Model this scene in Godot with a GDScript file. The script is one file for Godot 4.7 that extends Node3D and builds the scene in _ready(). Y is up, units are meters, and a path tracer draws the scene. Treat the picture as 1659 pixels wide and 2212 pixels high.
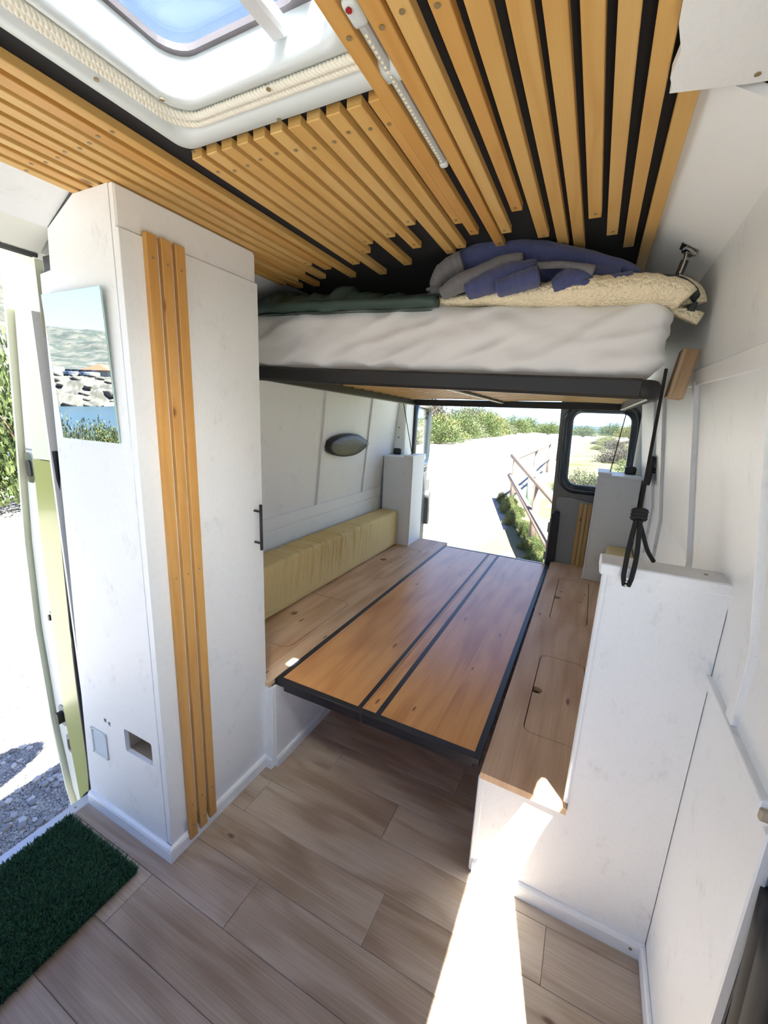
extends Node3D
# Camper van interior seen from the cab towards the open rear doors. y up, metres, z runs to the front of the van.

const SUN_TRAVEL := Vector3(-0.385, -1.0, -0.465)
const CAM := Vector3(0.0, 1.45, 0.0)
const FOCAL := 902.6
const GROUND := -0.65
var M := {}
var taken := {}
var rng := RandomNumberGenerator.new()
var cam_basis := Basis.from_euler(Vector3(deg_to_rad(-12.929), deg_to_rad(25.997), deg_to_rad(2.542)), EULER_ORDER_YXZ)

func _ready() -> void:
	rng.seed = 11
	setup_camera_and_light()
	make_materials()
	build_shell()
	build_ceiling()
	build_skylight()
	build_walls()
	build_doors()
	build_wardrobe()
	build_benches()
	build_bed()
	build_small_things()
	build_outside()

func setup_camera_and_light() -> void:
	var cam := Camera3D.new()
	cam.name = "camera"
	cam.position = CAM
	cam.basis = cam_basis
	cam.fov = rad_to_deg(2.0 * atan(1106.0 / FOCAL))
	cam.near = 0.02
	cam.far = 4000.0
	add_child(cam)
	var env := Environment.new()
	env.background_mode = Environment.BG_SKY
	var psm := ProceduralSkyMaterial.new()
	psm.sky_top_color = Color(0.135, 0.20, 0.36)
	psm.sky_horizon_color = Color(0.43, 0.505, 0.585)
	psm.sky_curve = 0.22
	psm.ground_bottom_color = Color(0.35, 0.42, 0.45)
	psm.ground_horizon_color = Color(0.43, 0.505, 0.585)
	psm.sky_energy_multiplier = 1.0
	var sky := Sky.new()
	sky.sky_material = psm
	env.sky = sky
	env.tonemap_mode = Environment.TONE_MAPPER_LINEAR
	env.tonemap_exposure = 11.4
	env.sdfgi_enabled = true
	env.ssao_enabled = true
	env.ssil_enabled = true
	var we := WorldEnvironment.new()
	we.name = "world_environment"
	we.environment = env
	add_child(we)
	var sun := DirectionalLight3D.new()
	sun.name = "sun"
	sun.light_color = Color(1.0, 0.995, 0.98)
	sun.light_energy = 1.25
	sun.light_angular_distance = 0.6
	sun.shadow_enabled = true
	add_child(sun)
	sun.look_at_from_position(Vector3.ZERO, SUN_TRAVEL, Vector3.UP)

# ---------------------------------------------------------------- pixels to places
func ray(x: float, y: float) -> Vector3:
	return cam_basis * Vector3((x - 829.5) / FOCAL, -(y - 1106.0) / FOCAL, -1.0)
func atz(x: float, y: float, z: float) -> Vector3:
	var d := ray(x, y)
	return CAM + d * (z / d.z)
func atx(x: float, y: float, wx: float) -> Vector3:
	var d := ray(x, y)
	return CAM + d * (wx / d.x)
func aty(x: float, y: float, wy: float) -> Vector3:
	var d := ray(x, y)
	return CAM + d * ((wy - CAM.y) / d.y)

# ---------------------------------------------------------------- nodes
func numbered(called: String) -> String:
	if not taken.has(called):
		taken[called] = 0
		return called
	taken[called] += 1
	return "%s_%03d" % [called, taken[called]]
func tag(o: Node, label: String, category: String, group := "", kind := "") -> void:
	o.set_meta("label", label)
	o.set_meta("category", category)
	if group: o.set_meta("group", group)
	if kind: o.set_meta("kind", kind)
func thing(called: String, label: String, category: String, at := Vector3.ZERO, group := "", kind := "") -> Node3D:
	var o := Node3D.new()
	o.name = numbered(called)
	add_child(o)
	o.position = at
	tag(o, label, category, group, kind)
	return o
# a part whose vertices are given in world coordinates
func part(parent: Node3D, called: String, st: SurfaceTool, mat: Material, label := "") -> MeshInstance3D:
	return part_mesh(parent, called, st.commit(), mat, Transform3D(), label)
func part_mesh(parent: Node3D, called: String, mesh: Mesh, mat: Material, world := Transform3D(), label := "") -> MeshInstance3D:
	var o := MeshInstance3D.new()
	o.name = called
	o.mesh = mesh
	o.material_override = mat
	parent.add_child(o, true)
	o.transform = parent.global_transform.affine_inverse() * world
	if label: o.set_meta("label", label)
	return o
# a top-level thing of one mesh; vertices in world coordinates, origin moved to `at`
func solo(called: String, st: SurfaceTool, mat: Material, at: Vector3, label: String, category: String, group := "", kind := "") -> MeshInstance3D:
	var arrays := st.commit_to_arrays()
	var v: PackedVector3Array = arrays[Mesh.ARRAY_VERTEX]
	for i in v.size(): v[i] -= at
	arrays[Mesh.ARRAY_VERTEX] = v
	var am := ArrayMesh.new()
	am.add_surface_from_arrays(Mesh.PRIMITIVE_TRIANGLES, arrays)
	var o := MeshInstance3D.new()
	o.name = numbered(called)
	o.mesh = am
	o.material_override = mat
	add_child(o)
	o.position = at
	tag(o, label, category, group, kind)
	return o

# ---------------------------------------------------------------- shapes
func mb() -> SurfaceTool:
	var st := SurfaceTool.new()
	st.begin(Mesh.PRIMITIVE_TRIANGLES)
	return st
func tri(st: SurfaceTool, a: Vector3, b: Vector3, c: Vector3, ua := Vector2.ZERO, ub := Vector2.ZERO, uc := Vector2.ZERO) -> void:
	# a b c run counter-clockwise as seen from outside
	var n := (b - a).cross(c - a)
	if n.length_squared() < 1e-16: return
	n = n.normalized()
	st.set_normal(n); st.set_uv(ua); st.add_vertex(a)
	st.set_normal(n); st.set_uv(uc); st.add_vertex(c)
	st.set_normal(n); st.set_uv(ub); st.add_vertex(b)
func quad(st: SurfaceTool, a: Vector3, b: Vector3, c: Vector3, d: Vector3, ua := Vector2.ZERO, ub := Vector2.ZERO, uc := Vector2.ZERO, ud := Vector2.ZERO) -> void:
	tri(st, a, b, c, ua, ub, uc)
	tri(st, a, c, d, ua, uc, ud)
# chamfered box, centred in xf; grain = axis along which texture v runs
func cbox(st: SurfaceTool, xf: Transform3D, h: Vector3, ch := 0.001, grain := 2, uvo := Vector2.ZERO, uvs := Vector2(2.0, 0.5)) -> void:
	ch = minf(ch, minf(h.x, minf(h.y, h.z)) * 0.6)
	var vp := func(f: int, s: Vector3) -> Vector3:
		var p := Vector3()
		for k in 3: p[k] = s[k] * (h[k] - (0.0 if k == f else ch))
		return p
	var uv := func(f: int, p: Vector3) -> Vector2:
		var g := grain
		if f == g: g = (f + 1) % 3
		var o := 3 - f - g
		return Vector2(p[o] * uvs.x + f * 0.37, p[g] * uvs.y + (0.31 if f == grain else 0.0)) + uvo
	for f in 3:
		var a := (f + 1) % 3
		var b := (f + 2) % 3
		for sg in [-1.0, 1.0]:
			var c := []
			for q in [[-1.0, -1.0], [1.0, -1.0], [1.0, 1.0], [-1.0, 1.0]]:
				var s := Vector3()
				s[f] = sg; s[a] = q[0]; s[b] = q[1]
				c.append(vp.call(f, s))
			if sg < 0.0: c.reverse()
			quad(st, xf * c[0], xf * c[1], xf * c[2], xf * c[3], uv.call(f, c[0]), uv.call(f, c[1]), uv.call(f, c[2]), uv.call(f, c[3]))
	if ch <= 0.0: return
	for f in 3:   # edges parallel to axis f
		var a := (f + 1) % 3
		var b := (f + 2) % 3
		for sa in [-1.0, 1.0]:
			for sb in [-1.0, 1.0]:
				var s0 := Vector3(); s0[f] = -1.0; s0[a] = sa; s0[b] = sb
				var s1 := Vector3(); s1[f] = 1.0; s1[a] = sa; s1[b] = sb
				var p := [vp.call(a, s0), vp.call(b, s0), vp.call(b, s1), vp.call(a, s1)]
				var n: Vector3 = (p[1] - p[0]).cross(p[2] - p[0])
				var want := Vector3(); want[a] = sa; want[b] = sb
				if n.dot(want) < 0.0: p.reverse()
				quad(st, xf * p[0], xf * p[1], xf * p[2], xf * p[3], uv.call(a, p[0]), uv.call(a, p[1]), uv.call(a, p[2]), uv.call(a, p[3]))
	for sx in [-1.0, 1.0]:
		for sy in [-1.0, 1.0]:
			for sz in [-1.0, 1.0]:
				var s := Vector3(sx, sy, sz)
				var p := [vp.call(0, s), vp.call(1, s), vp.call(2, s)]
				if (p[1] - p[0]).cross(p[2] - p[0]).dot(s) < 0.0: p.reverse()
				tri(st, xf * p[0], xf * p[1], xf * p[2])
func B(st: SurfaceTool, lo: Vector3, hi: Vector3, ch := 0.001, grain := 2, uvo := Vector2.ZERO) -> void:
	cbox(st, Transform3D(Basis(), (lo + hi) * 0.5), (hi - lo) * 0.5, ch, grain, uvo)
func box_of(lo: Vector3, hi: Vector3, ch := 0.001, grain := 2, uvo := Vector2.ZERO) -> SurfaceTool:
	var st := mb()
	B(st, lo, hi, ch, grain, uvo)
	return st
# box of width w (sideways) and height hgt laid from p0 to p1; grain along its length
func beam(st: SurfaceTool, p0: Vector3, p1: Vector3, w: float, hgt: float, ch := 0.002, up := Vector3.UP, uvo := Vector2.ZERO) -> void:
	var z := (p1 - p0).normalized()
	var x := up.cross(z).normalized()
	var y := z.cross(x)
	cbox(st, Transform3D(Basis(x, y, z), (p0 + p1) * 0.5), Vector3(w, hgt, (p1 - p0).length()) * 0.5, ch, 2, uvo)
func rrect(x0: float, y0: float, x1: float, y1: float, r: float, seg := 6) -> PackedVector2Array:
	var out := PackedVector2Array()
	for k in 4:
		var c: Vector2 = [Vector2(x1 - r, y1 - r), Vector2(x0 + r, y1 - r), Vector2(x0 + r, y0 + r), Vector2(x1 - r, y0 + r)][k]
		for i in seg + 1:
			var a := (k + float(i) / seg) * PI / 2.0
			out.append(c + Vector2(cos(a), sin(a)) * r)
	return out
# flat plate: polygon (2-D) in plane o + a*x + b*y, thickness along n
func plate(st: SurfaceTool, poly: PackedVector2Array, o: Vector3, a: Vector3, b: Vector3, n: Vector3, uvs := Vector2(2.0, 0.5), uvo := Vector2.ZERO) -> void:
	if Geometry2D.is_polygon_clockwise(poly):
		poly = poly.duplicate(); poly.reverse()
	var idx := Geometry2D.triangulate_polygon(poly)
	var turned := a.cross(b).dot(n) > 0.0    # then the face at o looks against n
	for i in range(0, idx.size(), 3):
		var t := [poly[idx[i]], poly[idx[i + 1]], poly[idx[i + 2]]]
		if (t[1] - t[0]).cross(t[2] - t[0]) < 0.0: t.reverse()
		var p := []
		var u := []
		for q: Vector2 in t:
			p.append(o + a * q.x + b * q.y)
			u.append(Vector2(q.x * uvs.x, q.y * uvs.y) + uvo)
		if turned:
			tri(st, p[0], p[2], p[1], u[0], u[2], u[1])
			tri(st, p[0] + n, p[1] + n, p[2] + n, u[0], u[1], u[2])
		else:
			tri(st, p[0], p[1], p[2], u[0], u[1], u[2])
			tri(st, p[0] + n, p[2] + n, p[1] + n, u[0], u[2], u[1])
	for i in poly.size():
		var q0 := poly[i]
		var q1 := poly[(i + 1) % poly.size()]
		var p0 := o + a * q0.x + b * q0.y
		var p1 := o + a * q1.x + b * q1.y
		var u0 := Vector2(q0.x * uvs.x, q0.y * uvs.y) + uvo
		var u1 := Vector2(q1.x * uvs.x, q1.y * uvs.y) + uvo
		if turned: quad(st, p0, p1, p1 + n, p0 + n, u0, u1, u1, u0)
		else: quad(st, p1, p0, p0 + n, p1 + n, u1, u0, u0, u1)
func with_holes(outer: PackedVector2Array, holes: Array) -> Array:
	var pieces := [outer]
	for hole: PackedVector2Array in holes:
		var mid := 0.0
		for q in hole: mid += q.x / hole.size()
		var next := []
		for piece: PackedVector2Array in pieces:
			for half in [PackedVector2Array([Vector2(-99, -99), Vector2(mid, -99), Vector2(mid, 99), Vector2(-99, 99)]), PackedVector2Array([Vector2(mid, -99), Vector2(99, -99), Vector2(99, 99), Vector2(mid, 99)])]:
				for cut in Geometry2D.intersect_polygons(piece, half):
					next.append_array(Geometry2D.clip_polygons(cut, hole))
		pieces = next
	return pieces
func tube(st: SurfaceTool, pts: Array, radii, sides := 8, closed_ends := true, squash := Vector2.ONE, up := Vector3.UP) -> void:
	var rings := []
	for i in pts.size():
		var t: Vector3 = (pts[mini(i + 1, pts.size() - 1)] - pts[maxi(i - 1, 0)]).normalized()
		var x := up.cross(t)
		if x.length() < 0.05: x = Vector3(0.3, 0.1, 1.0).cross(t)
		x = x.normalized()
		var y := t.cross(x)
		var r: float = radii if radii is float else radii[i]
		var ring := []
		for k in sides:
			var a := TAU * k / sides
			ring.append(pts[i] + x * cos(a) * r * squash.x + y * sin(a) * r * squash.y)
		rings.append(ring)
	st.set_smooth_group(0)
	var along := 0.0
	for i in pts.size() - 1:
		var step: float = (pts[i + 1] - pts[i]).length()
		for k in sides:
			var k2 := (k + 1) % sides
			quad(st, rings[i][k], rings[i][k2], rings[i + 1][k2], rings[i + 1][k], Vector2(float(k) / sides, along), Vector2(float(k + 1) / sides, along), Vector2(float(k + 1) / sides, along + step), Vector2(float(k) / sides, along + step))
		along += step
	if closed_ends:
		for e in [0, pts.size() - 1]:
			for k in sides:
				var p: Vector3 = rings[e][k]
				var q: Vector3 = rings[e][(k + 1) % sides]
				if e == 0: tri(st, pts[e], q, p)
				else: tri(st, pts[e], p, q)
func smooth_path(pts: Array, n: int) -> Array:
	var c := Curve3D.new()
	for i in pts.size():
		var a: Vector3 = pts[maxi(i - 1, 0)]
		var b: Vector3 = pts[mini(i + 1, pts.size() - 1)]
		c.add_point(pts[i], -(b - a) / 6.0, (b - a) / 6.0)
	var out := []
	for i in n + 1: out.append(c.sample_baked(c.get_baked_length() * i / n, true))
	return out
# rounded cuboid with a displacement callback (local point, outward) -> local point
func pillow(st: SurfaceTool, h: Vector3, r: float, seg: Vector3i, xf: Transform3D, f = null) -> void:
	st.set_smooth_group(0)
	for face in 3:
		var a := (face + 1) % 3
		var b := (face + 2) % 3
		for sg in [-1.0, 1.0]:
			var grid := []
			for i in seg[a] + 1:
				var row := []
				for j in seg[b] + 1:
					var p := Vector3()
					p[face] = sg * h[face]
					p[a] = (2.0 * i / seg[a] - 1.0) * h[a]
					p[b] = (2.0 * j / seg[b] - 1.0) * h[b]
					var core := p.clamp(-(h - Vector3.ONE * r), h - Vector3.ONE * r)
					var d := (p - core)
					var n := d.normalized()
					p = core + n * r
					if f != null: p = f.call(p, n)
					row.append([xf * p, Vector2(p[a], p[b])])
				grid.append(row)
			for i in seg[a]:
				for j in seg[b]:
					var q := [grid[i][j], grid[i + 1][j], grid[i + 1][j + 1], grid[i][j + 1]]
					if sg < 0.0: q.reverse()
					quad(st, q[0][0], q[1][0], q[2][0], q[3][0], q[0][1], q[1][1], q[2][1], q[3][1])
func ball(st: SurfaceTool, c: Vector3, h: Vector3, seg := 8, b := Basis()) -> void:
	pillow(st, Vector3.ONE, 0.999, Vector3i(seg, seg, seg) / 2, Transform3D(b * Basis.from_scale(h), c))
func disc_mesh(r: float, depth: float, sides := 8) -> Mesh:
	var m := CylinderMesh.new()
	m.top_radius = r * 0.85; m.bottom_radius = r; m.height = depth
	m.radial_segments = sides; m.rings = 0
	return m
# open sheet z = f(u, v)
func sheet(st: SurfaceTool, nu: int, nv: int, f: Callable, uvs := Vector2.ONE) -> void:
	st.set_smooth_group(0)
	var g := []
	for i in nu + 1:
		var row := []
		for j in nv + 1: row.append(f.call(float(i) / nu, float(j) / nv))
		g.append(row)
	for i in nu:
		for j in nv:
			quad(st, g[i][j], g[i + 1][j], g[i + 1][j + 1], g[i][j + 1], Vector2(i, j) / Vector2(nu, nv) * uvs, Vector2(i + 1, j) / Vector2(nu, nv) * uvs, Vector2(i + 1, j + 1) / Vector2(nu, nv) * uvs, Vector2(i, j + 1) / Vector2(nu, nv) * uvs)
func smoothed(st: SurfaceTool) -> SurfaceTool:
	st.generate_normals()
	return st
func rnd(a: float, b: float) -> float:
	return rng.randf_range(a, b)
func noise(sd: int, freq: float, oct := 3, type := FastNoiseLite.TYPE_SIMPLEX_SMOOTH) -> FastNoiseLite:
	var n := FastNoiseLite.new()
	n.seed = sd; n.frequency = freq; n.fractal_octaves = oct; n.noise_type = type
	return n

# ---------------------------------------------------------------- materials
func mat(c: Color, rough := 0.6, tex: Texture2D = null, opts := {}) -> StandardMaterial3D:
	var m := StandardMaterial3D.new()
	m.albedo_color = c
	m.roughness = rough
	m.metallic_specular = 0.5
	if tex: m.albedo_texture = tex
	for k in opts: m.set(k, opts[k])
	return m
func image_of(w: int, h: int, f: Callable) -> ImageTexture:
	var im := Image.create(w, h, false, Image.FORMAT_RGB8)
	for y in h:
		for x in w: im.set_pixel(x, y, f.call(x, y))
	return ImageTexture.create_from_image(im)
# wood with rings running along v, and knots; tints multiply the material colour
func wood(w: int, h: int, sd: int, rings: float, contrast: float, knots: int, dark: Color, light: Color, blotch := 0.0, wave := 3.2, knot_size := 1.0, fine := 0.45) -> ImageTexture:
	var n1 := noise(sd, 1.0, 3)
	var n2 := noise(sd + 1, 1.0, 2)
	var n3 := noise(sd + 2, 1.0, 2)
	var r := RandomNumberGenerator.new()
	r.seed = sd
	var ks := []
	for k in knots: ks.append([r.randf(), r.randf(), r.randf_range(0.012, 0.03) * knot_size])
	return image_of(w, h, func(x: int, y: int) -> Color:
		var u := float(x) / w
		var v := float(y) / h
		# blend towards the wrapped copy so that the tile closes
		var wv := clampf((v - 0.9) / 0.1, 0.0, 1.0)
		var warp := lerpf(n1.get_noise_2d(u * 2.2, v * 1.4), n1.get_noise_2d(u * 2.2, (v - 1.0) * 1.4), wv)
		var core := 0.0
		var swirl := 0.0
		for k in ks:
			var dx: float = u - k[0]
			dx -= roundf(dx)
			var dy: float = v - k[1]
			dy -= roundf(dy)
			dy *= float(h) / w * 0.55
			var d: float = sqrt(dx * dx + dy * dy) / k[2]
			if d < 6.0:
				swirl += exp(-d * 0.55) * 0.9
				core = maxf(core, clampf(1.5 - d, 0.0, 1.0))
		var ring := 0.5 + 0.5 * sin((u * rings + warp * wave + swirl) * TAU)
		ring = pow(ring, 2.2)
		var fibre := lerpf(n2.get_noise_2d(u * 90.0, v * 5.0), n2.get_noise_2d(u * 90.0, (v - 1.0) * 5.0), wv) * 0.5 + 0.5
		var spot := lerpf(n3.get_noise_2d(u * 3.0, v * 3.0), n3.get_noise_2d(u * 3.0, (v - 1.0) * 3.0), wv) * 0.5 + 0.5
		var t := clampf(1.0 - contrast * ((1.0 - fine) * ring + fine * fibre) - blotch * maxf(0.0, 0.6 - spot) * 2.0, 0.0, 1.0)
		var c := dark.lerp(light, t)
		return c.lerp(Color(dark.r * 0.55, dark.g * 0.45, dark.b * 0.4), core * 0.8))
func make_materials() -> void:
	var pine := wood(256, 1024, 3, 5.0, 0.5, 4, Color(0.88, 0.79, 0.66), Color(1.0, 1.0, 1.0), 0.0, 2.0, 0.7)
	var plank := wood(384, 1024, 21, 2.2, 0.85, 3, Color(0.77, 0.71, 0.65), Color(1.0, 0.99, 0.97), 0.5, 1.6, 0.5, 0.62)
	var board := wood(512, 1024, 33, 6.0, 0.55, 7, Color(0.80, 0.70, 0.60), Color(1.0, 1.0, 0.98), 0.55, 0.9, 0.35, 0.66)
	M.slat = mat(Color(0.83, 0.675, 0.405), 0.5, pine)
	M.slat_b = mat(Color(0.81, 0.63, 0.355), 0.5, pine)
	M.slat_c = mat(Color(0.845, 0.70, 0.44), 0.5, pine)
	M.door_slat = mat(Color(0.82, 0.64, 0.37), 0.45, pine)
	M.raw_end = mat(Color(0.86, 0.73, 0.50), 0.8, pine)
	M.bench = mat(Color(0.91, 0.79, 0.67), 0.42, board)
	M.table = mat(Color(0.95, 0.705, 0.43), 0.30, board, {"clearcoat_enabled": true, "clearcoat": 0.35, "clearcoat_roughness": 0.22})
	M.tape = mat(Color(0.13, 0.13, 0.15), 0.38)
	M.floors = []
	for k in 4: M.floors.append(mat([Color(0.76, 0.71, 0.65), Color(0.74, 0.685, 0.62), Color(0.78, 0.735, 0.68), Color(0.75, 0.705, 0.66)][k], 0.42, plank))
	# painted wood: white with scuffs
	var g1 := noise(51, 1.0, 4)
	var g2 := noise(52, 1.0, 2)
	var grime := image_of(512, 512, func(x: int, y: int) -> Color:
		var u := x / 512.0
		var v := y / 512.0
		var wu := clampf((u - 0.9) / 0.1, 0.0, 1.0)
		var wv := clampf((v - 0.9) / 0.1, 0.0, 1.0)
		var s := func(n: FastNoiseLite, fu: float, fv: float) -> float:
			return lerpf(lerpf(n.get_noise_2d(u * fu, v * fv), n.get_noise_2d((u - 1) * fu, v * fv), wu), lerpf(n.get_noise_2d(u * fu, (v - 1) * fv), n.get_noise_2d((u - 1) * fu, (v - 1) * fv), wu), wv)
		var a: float = s.call(g1, 7.0, 5.0)
		var b: float = s.call(g2, 50.0, 26.0)
		var t := clampf(1.0 - 0.05 * maxf(0.0, a - 0.28) * (0.6 + b) * 2.0 - 0.02 * absf(b), 0.0, 1.0)
		return Color(t, t, t * 1.0))
	M.white = mat(Color(0.945, 0.958, 0.965), 0.42, grime, {"uv1_triplanar": true, "uv1_world_triplanar": true, "uv1_scale": Vector3.ONE * 1.3})
	M.white_plain = mat(Color(0.945, 0.958, 0.965), 0.45)
	M.white_matte = mat(Color(0.94, 0.95, 0.955), 0.75)
	M.door_white = mat(Color(0.94, 0.958, 0.962), 0.28, grime, {"uv1_triplanar": true, "uv1_world_triplanar": true, "uv1_scale": Vector3.ONE * 0.9})
	M.lining = mat(Color(0.10, 0.10, 0.11), 0.95)
	M.plastic_white = mat(Color(0.82, 0.85, 0.855), 0.35)
	M.rope_white = mat(Color(0.92, 0.91, 0.86), 0.9)
	M.screw = mat(Color(0.62, 0.54, 0.40), 0.35, null, {"metallic": 0.3})
	M.chrome = mat(Color(0.78, 0.78, 0.78), 0.16, null, {"metallic": 1.0})
	M.alu = mat(Color(0.86, 0.87, 0.88), 0.4, null, {"metallic": 0.3})
	M.gasket = mat(Color(0.42, 0.40, 0.41), 0.7)
	M.led_body = mat(Color(0.72, 0.73, 0.73), 0.35)
	M.led_dot = mat(Color(0.93, 0.92, 0.80), 0.4)
	M.black = mat(Color(0.15, 0.15, 0.155), 0.45)
	M.black_rope = mat(Color(0.10, 0.10, 0.105), 0.85)
	M.seal_grey = mat(Color(0.40, 0.41, 0.41), 0.5)
	M.rubber = mat(Color(0.16, 0.17, 0.18), 0.6)
	M.cab_trim = mat(Color(0.56, 0.57, 0.58), 0.6)
	M.cab_grey = mat(Color(0.27, 0.27, 0.29), 0.5)
	M.metal_grey = mat(Color(0.60, 0.61, 0.61), 0.5)
	M.door_shaded = mat(Color(0.36, 0.365, 0.36), 0.5)  # darker copy of the door grey, shade on the open door put into colour
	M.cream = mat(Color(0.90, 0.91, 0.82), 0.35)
	M.door_grey = mat(Color(0.50, 0.50, 0.49), 0.55)
	M.door_dark = mat(Color(0.15, 0.19, 0.21), 0.22, null, {"clearcoat_enabled": true, "clearcoat": 0.6, "clearcoat_roughness": 0.1})
	M.lime = mat(Color(0.68, 0.70, 0.40), 0.3, null, {"clearcoat_enabled": true, "clearcoat": 0.5, "clearcoat_roughness": 0.1})
	M.body_white = mat(Color(0.93, 0.94, 0.91), 0.35)
	M.glass = mat(Color(0.95, 0.98, 0.97, 0.06), 0.02, null, {"transparency": BaseMaterial3D.TRANSPARENCY_ALPHA})
	M.lid = mat(Color(0.96, 0.98, 1.0, 0.04), 0.0, null, {"refraction_enabled": true, "refraction_scale": 0.04, "transparency": BaseMaterial3D.TRANSPARENCY_ALPHA})
	M.mirror = mat(Color(0.86, 0.90, 0.91), 0.0, null, {"metallic": 1.0})
	M.mirror_edge = mat(Color(0.72, 0.84, 0.82), 0.2)
	# cloth
	var weave := image_of(256, 256, func(x: int, y: int) -> Color:
		var t := 0.95 + 0.03 * sin(x * TAU / 4.0) + 0.02 * sin(y * TAU / 4.0)
		return Color(t, t, t))
	var fuzz_noise := noise(61, 0.16, 3)
	var fuzz := NoiseTexture2D.new()
	fuzz.width = 256; fuzz.height = 256; fuzz.seamless = true; fuzz.noise = fuzz_noise
	var cell := NoiseTexture2D.new()
	cell.width = 512; cell.height = 512; cell.seamless = true
	var cn := noise(62, 0.05, 2, FastNoiseLite.TYPE_CELLULAR)
	cn.cellular_return_type = FastNoiseLite.RETURN_DISTANCE
	cn.domain_warp_enabled = true; cn.domain_warp_amplitude = 12.0; cn.domain_warp_frequency = 0.03
	cell.noise = cn
	cell.invert = true
	M.cushion = mat(Color(0.96, 0.86, 0.60), 0.7, weave, {"uv1_scale": Vector3(14, 14, 14), "rim_enabled": true, "rim": 0.2})
	M.mattress = mat(Color(0.935, 0.94, 0.945), 0.85, weave, {"uv1_scale": Vector3(18, 18, 18)})
	M.sherpa = mat(Color(0.95, 0.90, 0.77), 1.0, null, {"heightmap_enabled": true, "heightmap_texture": cell, "heightmap_scale": 0.8, "uv1_triplanar": true, "uv1_scale": Vector3.ONE * 4.5})
	M.fleece = mat(Color(1, 1, 1), 1.0, null, {"vertex_color_use_as_albedo": true, "heightmap_enabled": true, "heightmap_texture": fuzz, "heightmap_scale": 0.25, "uv1_triplanar": true, "uv1_scale": Vector3.ONE * 9.0, "rim_enabled": true, "rim": 0.5})
	M.bag = mat(Color(0.22, 0.30, 0.28), 0.55)
	M.binding = mat(Color(0.20, 0.23, 0.24), 0.8)
	M.plaque = mat(Color(0.23, 0.24, 0.25), 0.38, wood(256, 256, 71, 5.0, 0.9, 2, Color(0.7, 0.7, 0.72), Color(1, 1, 1), 0.6))
	M.block = mat(Color(0.88, 0.78, 0.64), 0.7, wood(256, 512, 81, 5.0, 0.8, 6, Color(0.62, 0.48, 0.38), Color(1, 1, 1), 0.6, 2.0, 1.6))
	M.copper = mat(Color(0.75, 0.42, 0.2), 0.3, null, {"metallic": 0.8})
	M.beige = mat(Color(0.70, 0.64, 0.55), 0.8)
	M.blade = mat(Color(1, 1, 1), 0.6, null, {"vertex_color_use_as_albedo": true, "backlight_enabled": true, "backlight": Color(0.02, 0.05, 0.02)})
	M.mat_base = mat(Color(0.10, 0.20, 0.12), 0.95)
	# outside
	var q1 := noise(91, 0.035, 4)
	var q2 := noise(92, 0.25, 2)
	var gravel := image_of(512, 512, func(x: int, y: int) -> Color:
		var t := 0.86 + 0.16 * q1.get_noise_2d(x, y) + 0.20 * q2.get_noise_2d(x, y)
		var pit := q2.get_noise_2d(x * 1.7 + 300.0, y * 1.7)
		if pit > 0.22: t -= minf((pit - 0.22) * 3.2, 0.62)
		return Color(t, t * 0.99, t * 0.96))
	M.ground = mat(Color(0.77, 0.755, 0.73), 0.95, gravel, {"uv1_triplanar": true, "uv1_world_triplanar": true, "uv1_scale": Vector3.ONE * 0.55})
	M.stone = mat(Color(1, 1, 1), 0.8, null, {"vertex_color_use_as_albedo": true})
	M.leaf = mat(Color(1, 1, 1), 0.6, null, {"vertex_color_use_as_albedo": true, "backlight_enabled": true, "backlight": Color(0.25, 0.30, 0.06)})
	M.bark = mat(Color(0.42, 0.34, 0.27), 0.9)
	M.log = mat(Color(0.50, 0.44, 0.40), 0.8, pine)
	M.pale_green = mat(Color(0.46, 0.56, 0.47), 0.6)
	M.land = mat(Color(1, 1, 1), 0.95, null, {"vertex_color_use_as_albedo": true})
	M.sea = mat(Color(0.13, 0.21, 0.23), 0.35)
	M.rock = mat(Color(0.37, 0.345, 0.31), 0.9)
	M.roof_tile = mat(Color(0.58, 0.30, 0.20), 0.8)
	M.plaster = mat(Color(0.62, 0.59, 0.55), 0.8)
	M.car_white = mat(Color(0.92, 0.92, 0.92), 0.25)
	M.car_dark = mat(Color(0.25, 0.29, 0.36), 0.25)
	M.car_glass = mat(Color(0.08, 0.09, 0.10), 0.1)

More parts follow.
